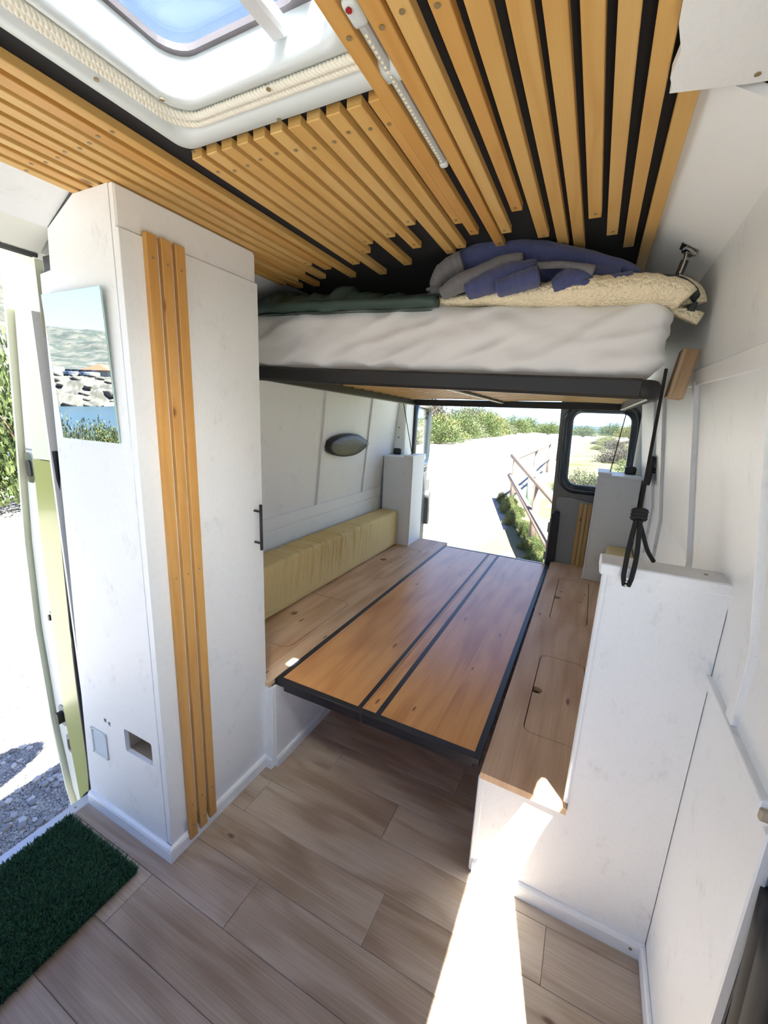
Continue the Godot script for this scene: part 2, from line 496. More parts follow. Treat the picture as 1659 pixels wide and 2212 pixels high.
# ---------------------------------------------------------------- van shell
func V2(a: Array) -> PackedVector2Array:
	var out := PackedVector2Array()
	for i in range(0, a.size(), 2): out.append(Vector2(a[i], a[i + 1]))
	return out
const AX := Vector3.RIGHT
const AY := Vector3.UP
const AZ := Vector3.BACK     # +z
func cross_z(st: SurfaceTool, poly: Array, z0: float, z1: float) -> void:
	plate(st, V2(poly), Vector3(0, 0, z0), AX, AY, Vector3(0, 0, z1 - z0), Vector2(1, 1))
func build_shell() -> void:
	var fl := thing("floor", "brown oak laminate planks laid across the van floor", "floor", Vector3(-0.6, 0, -1.0), "", "structure")
	part(fl, "subfloor", box_of(Vector3(-1.53, -0.12, -3.42), Vector3(0.42, -0.008, 1.45), 0.002), M.cab_grey)
	var first := {-5: -1.15, -4: -0.62, -3: -0.25, -2: -0.70, -1: -0.12, 0: -1.066, 1: -0.76, 2: -0.39, 3: -0.975, 4: -0.48, 5: -0.80, 6: -0.30}
	for k in range(-8, 19):
		var z1 := -0.476 - 0.15 * k
		var z0 := z1 - 0.15
		var j: float = first[k] if first.has(k) else -1.2 + fmod(absf(k) * 0.37, 1.0)
		var cuts := [-1.515]
		var x := j
		while x > -1.45: x -= 1.045
		x += 1.045
		while x < 0.28:
			cuts.append(x)
			x += 1.045
		cuts.append(0.335)
		for c in cuts.size() - 1:
			var lo := Vector3(cuts[c] + 0.0004, -0.008, z0 + 0.0004)
			var hi := Vector3(cuts[c + 1] - 0.0004, 0.0, z1 - 0.0004)
			var st := mb()
			cbox(st, Transform3D(Basis(), (lo + hi) * 0.5), (hi - lo) * 0.5, 0.0012, 0, Vector2(rng.randf(), rng.randf()), Vector2(1.9, 0.55))
			part(fl, "plank", st, M.floors[rng.randi() % 4])
	# step edge at the sliding door
	var sill := mb()
	B(sill, Vector3(-1.535, -0.02, -0.70), Vector3(-1.497, 0.004, 0.45), 0.003)
	B(sill, Vector3(-1.545, -0.09, -0.70), Vector3(-1.53, 0.0, 0.45), 0.003)
	var so := solo("trim_1", sill, M.alu, Vector3(-1.52, 0, -0.1), "pale metal step edge strip along the sliding door opening", "trim", "", "structure")
	for z in [-0.64, -0.34, -0.04]:
		part_mesh(so, "screw", disc_mesh(0.004, 0.002), M.screw, Transform3D(Basis(), Vector3(-1.516, 0.0045, z)))
	# outer skin of the roof, with the skylight opening
	var roof := mb()
	for piece: PackedVector2Array in with_holes(V2([-1.27, -3.5, 0.11, -3.5, 0.11, 1.45, -1.27, 1.45]), [V2([-0.72, -0.62, -0.385, -0.62, -0.385, -0.25, -0.72, -0.25])]):
		plate(roof, piece, Vector3(0, 1.985, 0), AX, AZ, Vector3(0, 0.04, 0))
	solo("roof", roof, M.lime, Vector3(-0.6, 2.0, -1.0), "lime painted sheet roof of the van above the slats", "roof", "", "structure")
	# cab: floor level bulkhead, windscreen surround, passenger door (all beside or behind the camera)
	var cabst := mb()
	for piece: PackedVector2Array in with_holes(V2([-1.62, -0.12, 0.44, -0.12, 0.44, 2.03, -1.62, 2.03]), [V2([-1.50, 0.88, 0.30, 0.88, 0.22, 1.74, -1.42, 1.74])]):
		plate(cabst, piece, Vector3(0, 0, 1.45), AX, AY, Vector3(0, 0, 0.03))
	B(cabst, Vector3(-1.55, 0.0, 1.05), Vector3(0.36, 0.86, 1.45), 0.06)
	solo("wall_front", cabst, M.cab_trim, Vector3(-0.6, 0, 1.4), "grey dashboard and windscreen surround of the cab", "wall", "", "structure")
	var cabl := mb()
	for piece: PackedVector2Array in with_holes(V2([0.22, -0.12, 1.46, -0.12, 1.46, 1.9, 0.22, 1.9]), [V2([0.56, 0.85, 1.36, 0.85, 1.25, 1.45, 0.56, 1.5])]):
		plate(cabl, piece, Vector3(-1.56, 0, 0), AZ, AY, Vector3(-0.04, 0, 0))
	cross_z(cabl, [-1.208, 1.957, -1.56, 1.84, -1.61, 1.9, -1.25, 2.03], 0.45, 1.46)
	added_cab_seat(-1.12, "added grey passenger cab seat behind the dashboard, shading the wardrobe end")
	solo("door_5", cabl, M.cab_trim, Vector3(-1.56, 0, 0.95), "grey passenger cab door with window opening beside the sliding door gap", "door", "", "structure")

# added cab seat, out of view, put in to dim the wardrobe end: cushion, backrest, headrest on a plinth
func added_cab_seat(x: float, label: String) -> void:
	var s := thing("added_cab_seat", label, "seat", Vector3(x, 0, 0.72), "added cab seats")
	part(s, "plinth", box_of(Vector3(x - 0.2, 0.0, 0.5), Vector3(x + 0.2, 0.28, 0.95), 0.01), M.black)
	var c := mb()
	pillow(c, Vector3(0.25, 0.08, 0.25), 0.06, Vector3i(8, 4, 8), Transform3D(Basis(), Vector3(x, 0.36, 0.74)))
	part(s, "cushion", smoothed(c), M.cab_grey)
	var b := mb()
	pillow(b, Vector3(0.25, 0.32, 0.06), 0.05, Vector3i(8, 10, 4), Transform3D(Basis(Vector3.RIGHT, -0.18), Vector3(x, 0.74, 0.46)))
	part(s, "backrest", smoothed(b), M.cab_grey)
	var h := mb()
	pillow(h, Vector3(0.13, 0.09, 0.05), 0.045, Vector3i(6, 6, 4), Transform3D(Basis(Vector3.RIGHT, -0.18), Vector3(x, 1.17, 0.38)))
	part(s, "headrest", smoothed(h), M.cab_grey)
func build_ceiling() -> void:
	var ce := thing("ceiling", "pine slat ceiling over black lining", "ceiling", Vector3(-0.5, 1.94, -1.0), "", "structure")
	var lin := mb()
	for piece: PackedVector2Array in with_holes(V2([-1.215, -3.4, 0.075, -3.4, 0.075, 1.44, -1.215, 1.44]), [V2([-0.735, -0.635, -0.375, -0.635, -0.375, -0.235, -0.735, -0.235])]):
		plate(lin, piece, Vector3(0, 1.957, 0), AX, AZ, Vector3(0, 0.012, 0))
	part(ce, "lining", lin, M.lining)
	var slats := []   # [x0, x1, z front, z rear]
	for a in [[-0.381, -0.357, -1.24], [-0.333, -0.307, -1.345], [-0.300, -0.274, -1.26], [-0.254, -0.229, -1.147], [-0.214, -0.186, -1.32], [-0.169, -0.141, -1.40], [-0.129, -0.101, -1.445], [-0.088, -0.060, -1.248], [-0.047, -0.021, -1.365], [-0.004, 0.022, -1.467], [0.040, 0.068, -2.3]]:
		slats.append([a[0], a[1], 0.9, a[2]])
	var rear := [-1.335, -1.455, -1.26, -1.20, -1.395, -1.18, -1.275, -1.13, -1.35, -1.32, -1.165]
	for k in 11:
		var x := -0.809 + 0.0407 * k
		slats.append([x, x + (0.028 if k < 10 else 0.021), -0.6985, rear[k]])
	for a in [[-0.886, -0.862, -1.45], [-0.929, -0.900, -1.345], [-0.966, -0.942, -1.29], [-1.008, -0.981, -1.43], [-1.049, -1.022, -1.36], [-1.085, -1.058, -1.5], [-1.123, -1.101, -1.42], [-1.169, -1.140, -1.5], [-1.207, -1.183, -1.45]]:
		slats.append([a[0], a[1], 0.9, a[2]])
	var screw := disc_mesh(0.0042, 0.0016)
	for s in slats:
		var y0 := 1.94 + rnd(-0.0008, 0.0008)
		var st := mb()
		cbox(st, Transform3D(Basis(), Vector3((s[0] + s[1]) * 0.5, (y0 + 1.9566) * 0.5, (s[2] + s[3]) * 0.5)), Vector3((s[1] - s[0]) * 0.5, (1.9566 - y0) * 0.5, (s[2] - s[3]) * 0.5), 0.0012, 2, Vector2(rng.randf(), rng.randf()), Vector2(2.0, 0.5))
		var o := part(ce, "slat", st, [M.slat, M.slat_b, M.slat_c, M.slat][rng.randi() % 4])
		var xm: float = (s[0] + s[1]) * 0.5
		for z in [s[3] + 0.022, (s[2] - 0.055) if s[2] < 0.0 else -0.58]:
			part_mesh(o, "screw", screw, M.screw, Transform3D(Basis(), Vector3(xm + rnd(-0.003, 0.003), y0 - 0.0004, z + rnd(-0.008, 0.008))))
	# white boards between slats and walls
	var head := mb()
	cross_z(head, [-1.208, 1.952, -1.335, 1.884, -1.340, 1.893, -1.212, 1.962], 0.45, -0.687)
	solo("header_board", head, M.white, Vector3(-1.27, 1.9, -0.1), "white painted board above the sliding door opening", "board")
	# front board hung under the slats
	var fb := mb()
	plate(fb, V2([0.019, 0.9, 0.021, -0.70, 0.030, -0.745, 0.024, -0.79, 0.030, -0.815, 0.027, -0.822, 0.120, -0.842, 0.206, -0.855, 0.235, -0.855, 0.235, 0.9]), Vector3(0, 1.921, 0), AX, AZ, Vector3(0, 0.016, 0))
	var fo := solo("ceiling_board", fb, M.white, Vector3(0.12, 1.93, -0.4), "white painted board with a ragged edge screwed under the slats", "board")
	part_mesh(fo, "screw", screw, M.screw, Transform3D(Basis(), aty(1637, 160, 1.9205)))
	# steel lip and rubber seal over the sliding door
	var lip := mb()
	cross_z(lip, [-1.333, 1.886, -1.405, 1.838, -1.415, 1.85, -1.340, 1.90], 0.45, -0.70)
	cross_z(lip, [-1.405, 1.838, -1.56, 1.842, -1.61, 1.92, -1.25, 2.03, -1.21, 1.97, -1.34, 1.90], 0.45, -0.78)
	solo("trim_2", lip, M.body_white, Vector3(-1.4, 1.85, -0.1), "pale metal lip over the sliding door opening", "trim", "", "structure")
	var seal := mb()
	tube(seal, [Vector3(-1.425, 1.834, 0.45), Vector3(-1.425, 1.834, -0.70)], 0.006, 8)
	tube(seal, [Vector3(-1.45, 1.838, 0.45), Vector3(-1.45, 1.838, -0.70)], 0.006, 8)
	solo("door_seal", smoothed(seal), M.seal_grey, Vector3(-1.425, 1.83, -0.1), "grey rubber seal along the top of the sliding door opening", "seal")

func build_skylight() -> void:
	var sk := thing("skylight", "white plastic roof skylight with flyscreen and white rope around it", "skylight", Vector3(-0.56, 1.95, -0.44))
	var cx := -0.545
	var cz := -0.435
	# flange: rings of a rounded square from the outer edge to the lid
	var prof := [[0.250, 1.957], [0.250, 1.9475], [0.246, 1.9435], [0.222, 1.9415], [0.214, 1.946], [0.207, 1.954], [0.182, 1.954], [0.174, 1.948], [0.163, 1.9455], [0.157, 1.949], [0.1545, 1.962], [0.160, 2.012]]
	var ring := func(h: float, y: float) -> Array:
		var out := []
		for q in rrect(-h - 0.01, -h, h + 0.01, h, 0.028 if h > 0.2 else 0.045, 6): out.append(Vector3(minf(cx + q.x, -0.320), y, cz + q.y))
		return out
	var fr := mb()
	fr.set_smooth_group(0)
	var prev: Array = ring.call(prof[0][0], prof[0][1])
	for i in range(1, prof.size()):
		var cur: Array = ring.call(prof[i][0], prof[i][1])
		for k in cur.size():
			var k2 := (k + 1) % cur.size()
			quad(fr, prev[k], prev[k2], cur[k2], cur[k])
		prev = cur
	part(sk, "flange", smoothed(fr), M.plastic_white)
	# gasket under the lid, lid, bar
	var gk := mb()
	for piece: PackedVector2Array in with_holes(rrect(cx - 0.176, cz - 0.166, cx + 0.176, cz + 0.166, 0.045), [rrect(cx - 0.161, cz - 0.151, cx + 0.112, cz + 0.151, 0.045)]):
		# the gasket stops short of one edge, where the lid leaves a slit
		for cut in Geometry2D.clip_polygons(piece, V2([cx + 0.108, cz - 0.160, cx + 0.151, cz - 0.160, cx + 0.151, cz - 0.075, cx + 0.108, cz - 0.075])):
			plate(gk, cut, Vector3(0, 2.010, 0), AX, AZ, Vector3(0, 0.010, 0))
	part(sk, "gasket", gk, M.gasket, "grey gasket round the clear lid")
	var lid := mb()
	plate(lid, rrect(cx - 0.170, cz - 0.160, cx + 0.121, cz + 0.160, 0.04), Vector3(0, 2.022, 0), AX, AZ, Vector3(0, 0.006, 0))
	part(sk, "lid", lid, M.lid, "clear lid")
	var bar := mb()
	B(bar, Vector3(cx + 0.045, 1.972, cz - 0.153), Vector3(cx + 0.073, 1.996, cz + 0.155), 0.004)
	part(sk, "bar", bar, M.alu, "grey bar across the opening")
	for p in [[425 * 0.49, 172.0], [418, 328], [603, 259], [350, 215], [580, 193]]:
		part_mesh(sk, "screw", disc_mesh(0.004, 0.002), M.screw, Transform3D(Basis(), aty(p[0], p[1], 1.942)))
	# two runs of braided rope laid in the groove
	for r in [0.203, 0.189]:
		var ro := mb()
		var path := []
		var q := PackedVector2Array([Vector2(0.183, r)])       # open run: both ends are tucked above a slat
		for p in rrect(-r - 0.01, -r, 9.0, r, 0.05, 8).slice(9, 27): q.append(p)
		q.append(Vector2(0.183, -r))
		for i in q.size():
			path.append(Vector3(cx + q[i].x, 1.9495, cz + q[i].y))
		var dense := []
		for i in path.size() - 1:
			var n := maxi(1, int((path[i + 1] - path[i]).length() / 0.0028))
			for k in n: dense.append(path[i].lerp(path[i + 1], float(k) / n))
		for strand in 3:
			var sp := []
			var s := 0.0
			for i in dense.size():
				var t: Vector3 = (dense[mini(i + 1, dense.size() - 1)] - dense[mini(i, dense.size() - 2)]).normalized()
				var x := Vector3.UP.cross(t)
				var a := s / 0.020 * TAU + strand * TAU / 3.0
				sp.append(dense[i] + x * cos(a) * 0.0032 + Vector3.UP * sin(a) * 0.0032)
				s += 0.0028
			tube(ro, sp, 0.0040, 5, true)
		var oo := solo("white_rope", smoothed(ro), M.rope_white, Vector3(cx, 1.943, cz), ["white braided rope lying in the outer groove of the skylight frame", "white braided rope lying in the inner groove of the skylight frame"][0 if r > 0.2 else 1], "rope", "ropes round the skylight")

func build_walls() -> void:
	# wall on the driver's side: upright, then leaning in
	var wr := thing("wall_right", "white painted panelled wall beside the tall partition and raised bed", "wall", Vector3(0.32, 0, -2.0), "", "structure")
	var st := mb()
	cross_z(st, [0.32, -0.1, 0.32, 1.02, 0.44, 1.02, 0.44, -0.1], -0.73, -3.3)
	part(wr, "panel", st, M.white)
	var ur := thing("wall_right_upper", "white painted upper wall leaning in beside the raised bed", "wall", Vector3(0.27, 1.02, -2.0), "", "structure")
	var us := mb()
	cross_z(us, [0.32, 1.02, 0.32, 1.05, 0.21, 1.873, 0.10, 2.03, 0.36, 1.95, 0.44, 1.02], -0.850, -3.3)
	part(ur, "panel", us, M.white)
	var side := mb()
	cross_z(side, [0.070, 1.956, 0.2105, 1.8725, 0.217, 1.883, 0.078, 1.968], -3.3, -0.86)
	part(ur, "side_panel", side, M.white_matte, "white painted board between slats and wall")
	var lean := func(y: float) -> float: return 0.32 if y < 1.05 else 0.32 - (y - 1.05) * 0.1337
	# rail along the wall, rising a little to the rear
	var rail := mb()
	var a0 := Vector3(lean.call(1.578) - 0.004, 1.578, -0.88)
	var a1 := Vector3(lean.call(1.615) - 0.004, 1.615, -2.1)
	beam(rail, a0, a1, 0.012, 0.044, 0.002, Vector3(-0.13, 0.99, 0))
	part(ur, "batten", rail, M.white)
	for z in [-0.945, -1.56, -2.23, -2.55]:
		var b := mb()
		var top := 1.556 if z > -1.2 else 1.59
		var bot := 0.90 if z > -1.2 else 0.80
		beam(b, Vector3(lean.call(1.05) - 0.003, bot, z), Vector3(lean.call(1.05) - 0.003, 1.05, z), 0.036, 0.018, 0.001, Vector3(-1, 0, 0))
		beam(b, Vector3(lean.call(1.05) - 0.003, 1.05, z), Vector3(lean.call(top) - 0.003, top, z), 0.036, 0.018, 0.001, Vector3(-1, 0, 0))
		part(ur, "batten", b, M.white)
	var ledge := mb()
	B(ledge, Vector3(0.308, 0.868, -1.125), Vector3(0.322, 0.893, -0.75), 0.002)
	part(wr, "batten", ledge, M.white)
	var chip := mb()
	B(chip, Vector3(0.309, 0.862, -0.752), Vector3(0.322, 0.882, -0.741), 0.002)
	part(wr, "batten_end", chip, M.beige, "bare wood end of the batten")
	var edge := mb()
	B(edge, Vector3(0.314, 0.0, -0.742), Vector3(0.332, 0.86, -0.722), 0.003)
	part(wr, "edge_strip", edge, M.white)
	var skirt := mb()
	B(skirt, Vector3(0.308, 0.0, -1.125), Vector3(0.321, 0.048, -0.73), 0.004)
	solo("baseboard_right", skirt, M.white, Vector3(0.314, 0, -0.93), "white painted baseboard meeting the tall partition at the floor corner", "baseboard", "", "structure")
	# wall on the sliding door side
	var wl := thing("wall_left", "white painted panelled wall behind the cream cushion", "wall", Vector3(-1.57, 0, -2.0), "", "structure")
	var sl := mb()
	cross_z(sl, [-1.57, -0.1, -1.57, 0.87, -1.66, 0.87, -1.66, -0.1], -0.80, -3.3)
	part(wl, "panel", sl, M.white)
	var ul := thing("wall_left_upper", "white painted upper wall leaning in above the cream cushion", "wall", Vector3(-1.54, 0.87, -2.0), "", "structure")
	var su := mb()
	cross_z(su, [-1.57, 0.87, -1.50, 1.6, -1.475, 1.87, -1.20, 1.968, -1.25, 2.03, -1.58, 1.95, -1.66, 1.0, -1.66, 0.87], -0.80, -3.3)
	part(ul, "panel", su, M.white)
	for z in [-1.62, -2.215, -2.815]:
		var b := mb()
		beam(b, Vector3(-1.5685, 0.87, z), Vector3(-1.4985, 1.6, z), 0.036, 0.020, 0.001, Vector3(1, 0, 0))
		part(ul, "batten", b, M.white)
	var hb := mb()
	B(hb, Vector3(-1.572, 0.80, -3.12), Vector3(-1.562, 0.868, -1.14), 0.002)
	part(wl, "batten", hb, M.white)
	var lb := mb()
	B(lb, Vector3(-1.572, 0.395, -3.12), Vector3(-1.566, 0.79, -1.14), 0.001)
	part(wl, "batten", lb, M.white)
	# panel closing the space under the table at the rear
	var rp := mb()
	B(rp, Vector3(-1.56, 0.0, -3.40), Vector3(0.32, 0.37, -3.38), 0.002)
	solo("wall_rear", rp, M.white, Vector3(-0.6, 0, -3.39), "white board closing the space under the table at the rear", "wall", "", "structure")

func build_doors() -> void:
	# rear door frame: corner posts and header
	for s in [["trim_3", -1.66, -1.44, "grey painted corner post of the body behind the cream cushion wall"], ["trim_4", 0.262, 0.44, "grey painted corner post of the body beside the closed rear door"]]:
		var st := mb()
		B(st, Vector3(s[1], -0.1, -3.50), Vector3(s[2], 2.0, -3.285), 0.01)
		var o := solo(s[0], st, M.body_white, Vector3((s[1] + s[2]) * 0.5, 0, -3.4), s[3], "post", "", "structure")
		var xe: float = s[2] if s[1] < 0.0 else s[1]
		var sg := 1.0 if s[1] < 0.0 else -1.0
		var ru := mb()
		tube(ru, [Vector3(xe + 0.004 * sg, 0.37, -3.47), Vector3(xe + 0.004 * sg, 1.95, -3.47)], 0.016, 8)
		part(o, "seal", smoothed(ru), M.rubber, "black rubber seal")
		for y in [1.28, 1.36]:
			part_mesh(o, "bolt", disc_mesh(0.006, 0.004), M.rubber, Transform3D(Basis(Vector3.RIGHT, PI / 2), Vector3(xe - 0.055 * sg, y, -3.284)))
	var hd := mb()
	B(hd, Vector3(-1.6, 1.66, -3.50), Vector3(0.4, 2.19, -3.42), 0.01)  # top raised past the roof to cast shade on the open rear door
	solo("trim_5", hd, M.body_white, Vector3(-0.6, 1.9, -3.45), "pale header above the rear door opening, built up past the roof for shade", "trim", "", "structure")
	# closed rear door: lower panel, dark window surround, pane, latch, slats
	var dr := thing("door_2", "closed grey rear door with a rounded window and pine slats", "door", Vector3(0.02, 0, -3.44), "", "structure")
	var skew := func(x: float, y: float) -> float: return x + (1.2 - y) * 0.035
	var outline := func(pts: PackedVector2Array) -> PackedVector2Array:
		var out := PackedVector2Array()
		for p in pts: out.append(Vector2(skew.call(p.x, p.y), p.y))
		return out
	var hole: PackedVector2Array = outline.call(rrect(-0.150, 1.008, 0.222, 1.535, 0.06))
	var shell := mb()
	for piece: PackedVector2Array in with_holes(outline.call(rrect(-0.242, 0.0, 0.30, 1.66, 0.02)), [hole]):
		plate(shell, piece, Vector3(0, 0, -3.43), AX, AY, Vector3(0, 0, -0.03))
	part(dr, "shell", shell, M.door_grey)
	var mould := mb()
	mould.set_smooth_group(0)
	var rings := []
	for pr in [[0.068, -3.430], [0.060, -3.412], [0.042, -3.400], [0.026, -3.404], [0.018, -3.420], [0.006, -3.428], [0.0, -3.445], [0.0, -3.462]]:
		var q: PackedVector2Array = outline.call(rrect(-0.150 - pr[0], 1.008 - pr[0], 0.222 + pr[0], 1.535 + pr[0], 0.06 + pr[0]))
		var ring := []
		for p in q: ring.append(Vector3(p.x, p.y, pr[1]))
		rings.append(ring)
	for i in rings.size() - 1:
		for k in rings[i].size():
			var k2: int = (k + 1) % rings[i].size()
			quad(mould, rings[i][k], rings[i][k2], rings[i + 1][k2], rings[i + 1][k])
	part(dr, "window_frame", smoothed(mould), M.door_dark, "dark glossy window surround")
	var pane := mb()
	plate(pane, hole, Vector3(0, 0, -3.452), AX, AY, Vector3(0, 0, -0.004))
	part(dr, "pane", pane, M.glass)
	var heat := mb()
	for k in 5:
		var y := 1.40 + 0.022 * k
		B(heat, Vector3(skew.call(-0.145, y), y, -3.4512), Vector3(skew.call(0.218, y), y + 0.0012, -3.4505), 0.0001)
	part(dr, "heater_lines", heat, M.metal_grey, "thin heating lines on the glass")
	var low := mb()
	plate(low, V2([-0.150, 0.36, -0.162, 0.80, -0.196, 0.82, -0.200, 0.885, -0.185, 0.905, -0.10, 0.908, 0.055, 0.885, 0.062, 0.36]), Vector3(0, 0, -3.425), AX, AY, Vector3(0, 0, 0.010))
	part(dr, "trim_panel", low, M.metal_grey, "grey trim panel")
	for k in 3:
		var s := mb()
		var x0 := -0.034 + 0.030 * k
		plate(s, V2([x0, 0.36, x0 - 0.001, 0.880 - 0.002 * k, x0 + 0.023, 0.878 - 0.002 * k, x0 + 0.024, 0.36]), Vector3(0, 0, -3.415), AX, AY, Vector3(0, 0, 0.014), Vector2(2, 0.5), Vector2(k * 0.3, 0.1))
		part(dr, "slat", s, M.slat_c)
	var stripb := mb()
	B(stripb, Vector3(0.060, 0.36, -3.428), Vector3(0.10, 0.90, -3.412), 0.004)
	part(dr, "edge_strip", stripb, M.black)
	var la := mb()
	plate(la, rrect(-0.215, 0.33, -0.162, 0.79, 0.018), Vector3(0, 0, -3.43), AX, AY, Vector3(0, 0, 0.055))
	var lo := part(dr, "latch_cover", la, M.black, "black latch cover with worn metal edge")
	var worn := mb()
	B(worn, Vector3(-0.226, 0.32, -3.43), Vector3(-0.208, 0.74, -3.382), 0.006)
	B(worn, Vector3(-0.240, 0.40, -3.42), Vector3(-0.222, 0.46, -3.40), 0.004)
	B(worn, Vector3(-0.237, 0.62, -3.42), Vector3(-0.222, 0.70, -3.405), 0.004)
	part(lo, "worn_edge", worn, M.metal_grey)
	# rear door swung open
	var dl := thing("door_1", "grey rear door, darkened for shade, swung open showing its inner side and window", "door", Vector3(-1.5, 0, -3.52), "", "structure")
	var turn := Transform3D(Basis(Vector3.UP, deg_to_rad(98.0)), Vector3(-1.49, 0, -3.53))   # local x runs from the hinge to the free edge
	var hole2 := rrect(0.16, 1.01, 0.68, 1.53, 0.07)
	var ds := mb()
	for piece: PackedVector2Array in with_holes(rrect(0.0, -0.05, 0.80, 1.66, 0.04), [hole2]):
		plate(ds, piece, turn.origin, turn.basis.x, AY, turn.basis.z * -0.03)
	part(dl, "shell", ds, M.door_shaded)
	var dm := mb()
	dm.set_smooth_group(0)
	var rr := []
	for pr in [[0.07, 0.0], [0.06, 0.022], [0.04, 0.030], [0.02, 0.020], [0.0, 0.0], [0.0, -0.03]]:
		var ring := []
		for p in rrect(0.16 - pr[0], 1.01 - pr[0], 0.68 + pr[0], 1.53 + pr[0], 0.07 + pr[0]): ring.append(turn * Vector3(p.x, p.y, pr[1]))
		rr.append(ring)
	for i in rr.size() - 1:
		for k in rr[i].size():
			var k2: int = (k + 1) % rr[i].size()
			quad(dm, rr[i][k], rr[i][k2], rr[i + 1][k2], rr[i + 1][k])
	part(dl, "window_frame", smoothed(dm), M.door_dark)
	var dp := mb()
	plate(dp, hole2, turn * Vector3(0, 0, -0.014), turn.basis.x, AY, turn.basis.z * -0.004)
	part(dl, "pane", dp, M.glass)
	var dpn := mb()
	plate(dpn, V2([0.05, 0.05, 0.70, 0.05, 0.74, 0.5, 0.74, 0.88, 0.05, 0.90]), turn.origin, turn.basis.x, AY, turn.basis.z * 0.012)
	part(dl, "trim_panel", dpn, M.door_shaded)
	for k in 3:
		var s := mb()
		plate(s, V2([0.40 + 0.035 * k, 0.2, 0.425 + 0.035 * k, 0.2, 0.425 + 0.035 * k, 0.75, 0.40 + 0.035 * k, 0.75]), turn * Vector3(0, 0, 0.012), turn.basis.x, AY, turn.basis.z * 0.013)
		part(dl, "slat", s, M.slat_c)
	var dlt := mb()
	plate(dlt, rrect(0.70, 0.30, 0.79, 0.66, 0.03), turn.origin, turn.basis.x, AY, turn.basis.z * 0.055)
	plate(dlt, rrect(0.745, 0.68, 0.80, 0.80, 0.01), turn.origin, turn.basis.x, AY, turn.basis.z * 0.03)
	part(dl, "latch_cover", dlt, M.door_shaded)
	# lime painted pillar behind the sliding door gap, with the black seal
	var pi := mb()
	plate(pi, V2([-1.498, 1.262, -1.50, 1.2, -1.53, 0.6, -1.535, -0.03, -1.56, -0.16, -1.66, -0.16, -1.69, 0.3, -1.67, 1.0, -1.648, 1.262]), Vector3(0, 0, -0.722), AX, AY, Vector3(0, 0, -0.10))
	var po := solo("trim_6", pi, M.lime, Vector3(-1.58, 0, -0.77), "lime green body pillar between wardrobe and sliding door", "pillar", "", "structure")
	var pu := mb()  # same lime pillar, its brightly lit upper half coloured cream
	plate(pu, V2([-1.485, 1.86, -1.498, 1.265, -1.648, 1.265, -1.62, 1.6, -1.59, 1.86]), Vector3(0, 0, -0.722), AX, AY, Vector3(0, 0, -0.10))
	part(po, "lit_upper_pillar", pu, M.cream, "upper half of the lime pillar, coloured pale as in bright light")
	var ps := mb()
	tube(ps, smooth_path([Vector3(-1.49, 1.3, -0.712), Vector3(-1.515, 0.9, -0.712), Vector3(-1.535, 0.5, -0.712), Vector3(-1.537, 0.1, -0.712), Vector3(-1.535, -0.06, -0.70)], 20), 0.008, 8)
	tube(ps, [Vector3(-1.548, -0.02, -0.70), Vector3(-1.59, -0.06, -0.712), Vector3(-1.61, -0.10, -0.70)], 0.018, 8)
	part(po, "seal", smoothed(ps), M.rubber)
	var felt := mb()
	B(felt, Vector3(-1.40, 1.783, -0.712), Vector3(-1.345, 1.83, -0.70), 0.002)
	part(po, "felt_patch", felt, M.cab_grey, "dark grey felt scrap above the wardrobe shoulder")
	# sliding door, pushed back along the body
	var sd := thing("door_3", "open sliding door, white front edge with metal latches", "door", Vector3(-1.74, 0, -1.2), "", "structure")
	var outer := [Vector2(-1.665, 1.935), Vector2(-1.70, 1.70), Vector2(-1.755, 1.30), Vector2(-1.805, 0.95), Vector2(-1.828, 0.6), Vector2(-1.815, 0.2), Vector2(-1.775, -0.12), Vector2(-1.75, -0.20)]
	var inner := [Vector2(-1.66, -0.20), Vector2(-1.695, 0.0), Vector2(-1.705, 0.3), Vector2(-1.69, 0.9), Vector2(-1.635, 1.27), Vector2(-1.60, 1.55), Vector2(-1.575, 1.72), Vector2(-1.51, 1.80), Vector2(-1.46, 1.83), Vector2(-1.46, 1.90)]
	var eg := mb()
	var inset := PackedVector2Array()
	for p: Vector2 in outer: inset.append(p + Vector2(0.022, 0.0 if p.y < 1.9 else -0.03))
	for p: Vector2 in inner: inset.append(p)
	plate(eg, inset, Vector3(0, 0, -0.742), AX, AY, Vector3(0, 0, -0.9))
	part(sd, "edge", eg, M.body_white, "white front edge")
	var skin := mb()  # lime skin given a cream colour for the strong light on it
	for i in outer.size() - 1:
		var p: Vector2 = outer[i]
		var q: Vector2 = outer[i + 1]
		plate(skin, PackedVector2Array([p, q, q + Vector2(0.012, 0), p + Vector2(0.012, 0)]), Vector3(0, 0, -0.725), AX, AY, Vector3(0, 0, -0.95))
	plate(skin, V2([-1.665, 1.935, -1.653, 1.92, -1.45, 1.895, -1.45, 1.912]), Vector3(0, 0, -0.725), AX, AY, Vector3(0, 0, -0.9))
	part(sd, "skin", skin, M.cream, "lime outer skin coloured pale as in bright light")
	var line := mb()
	B(line, Vector3(-1.75, 1.285, -0.7425), Vector3(-1.66, 1.29, -0.7405), 0.0005)
	part(sd, "seam", line, M.metal_grey)
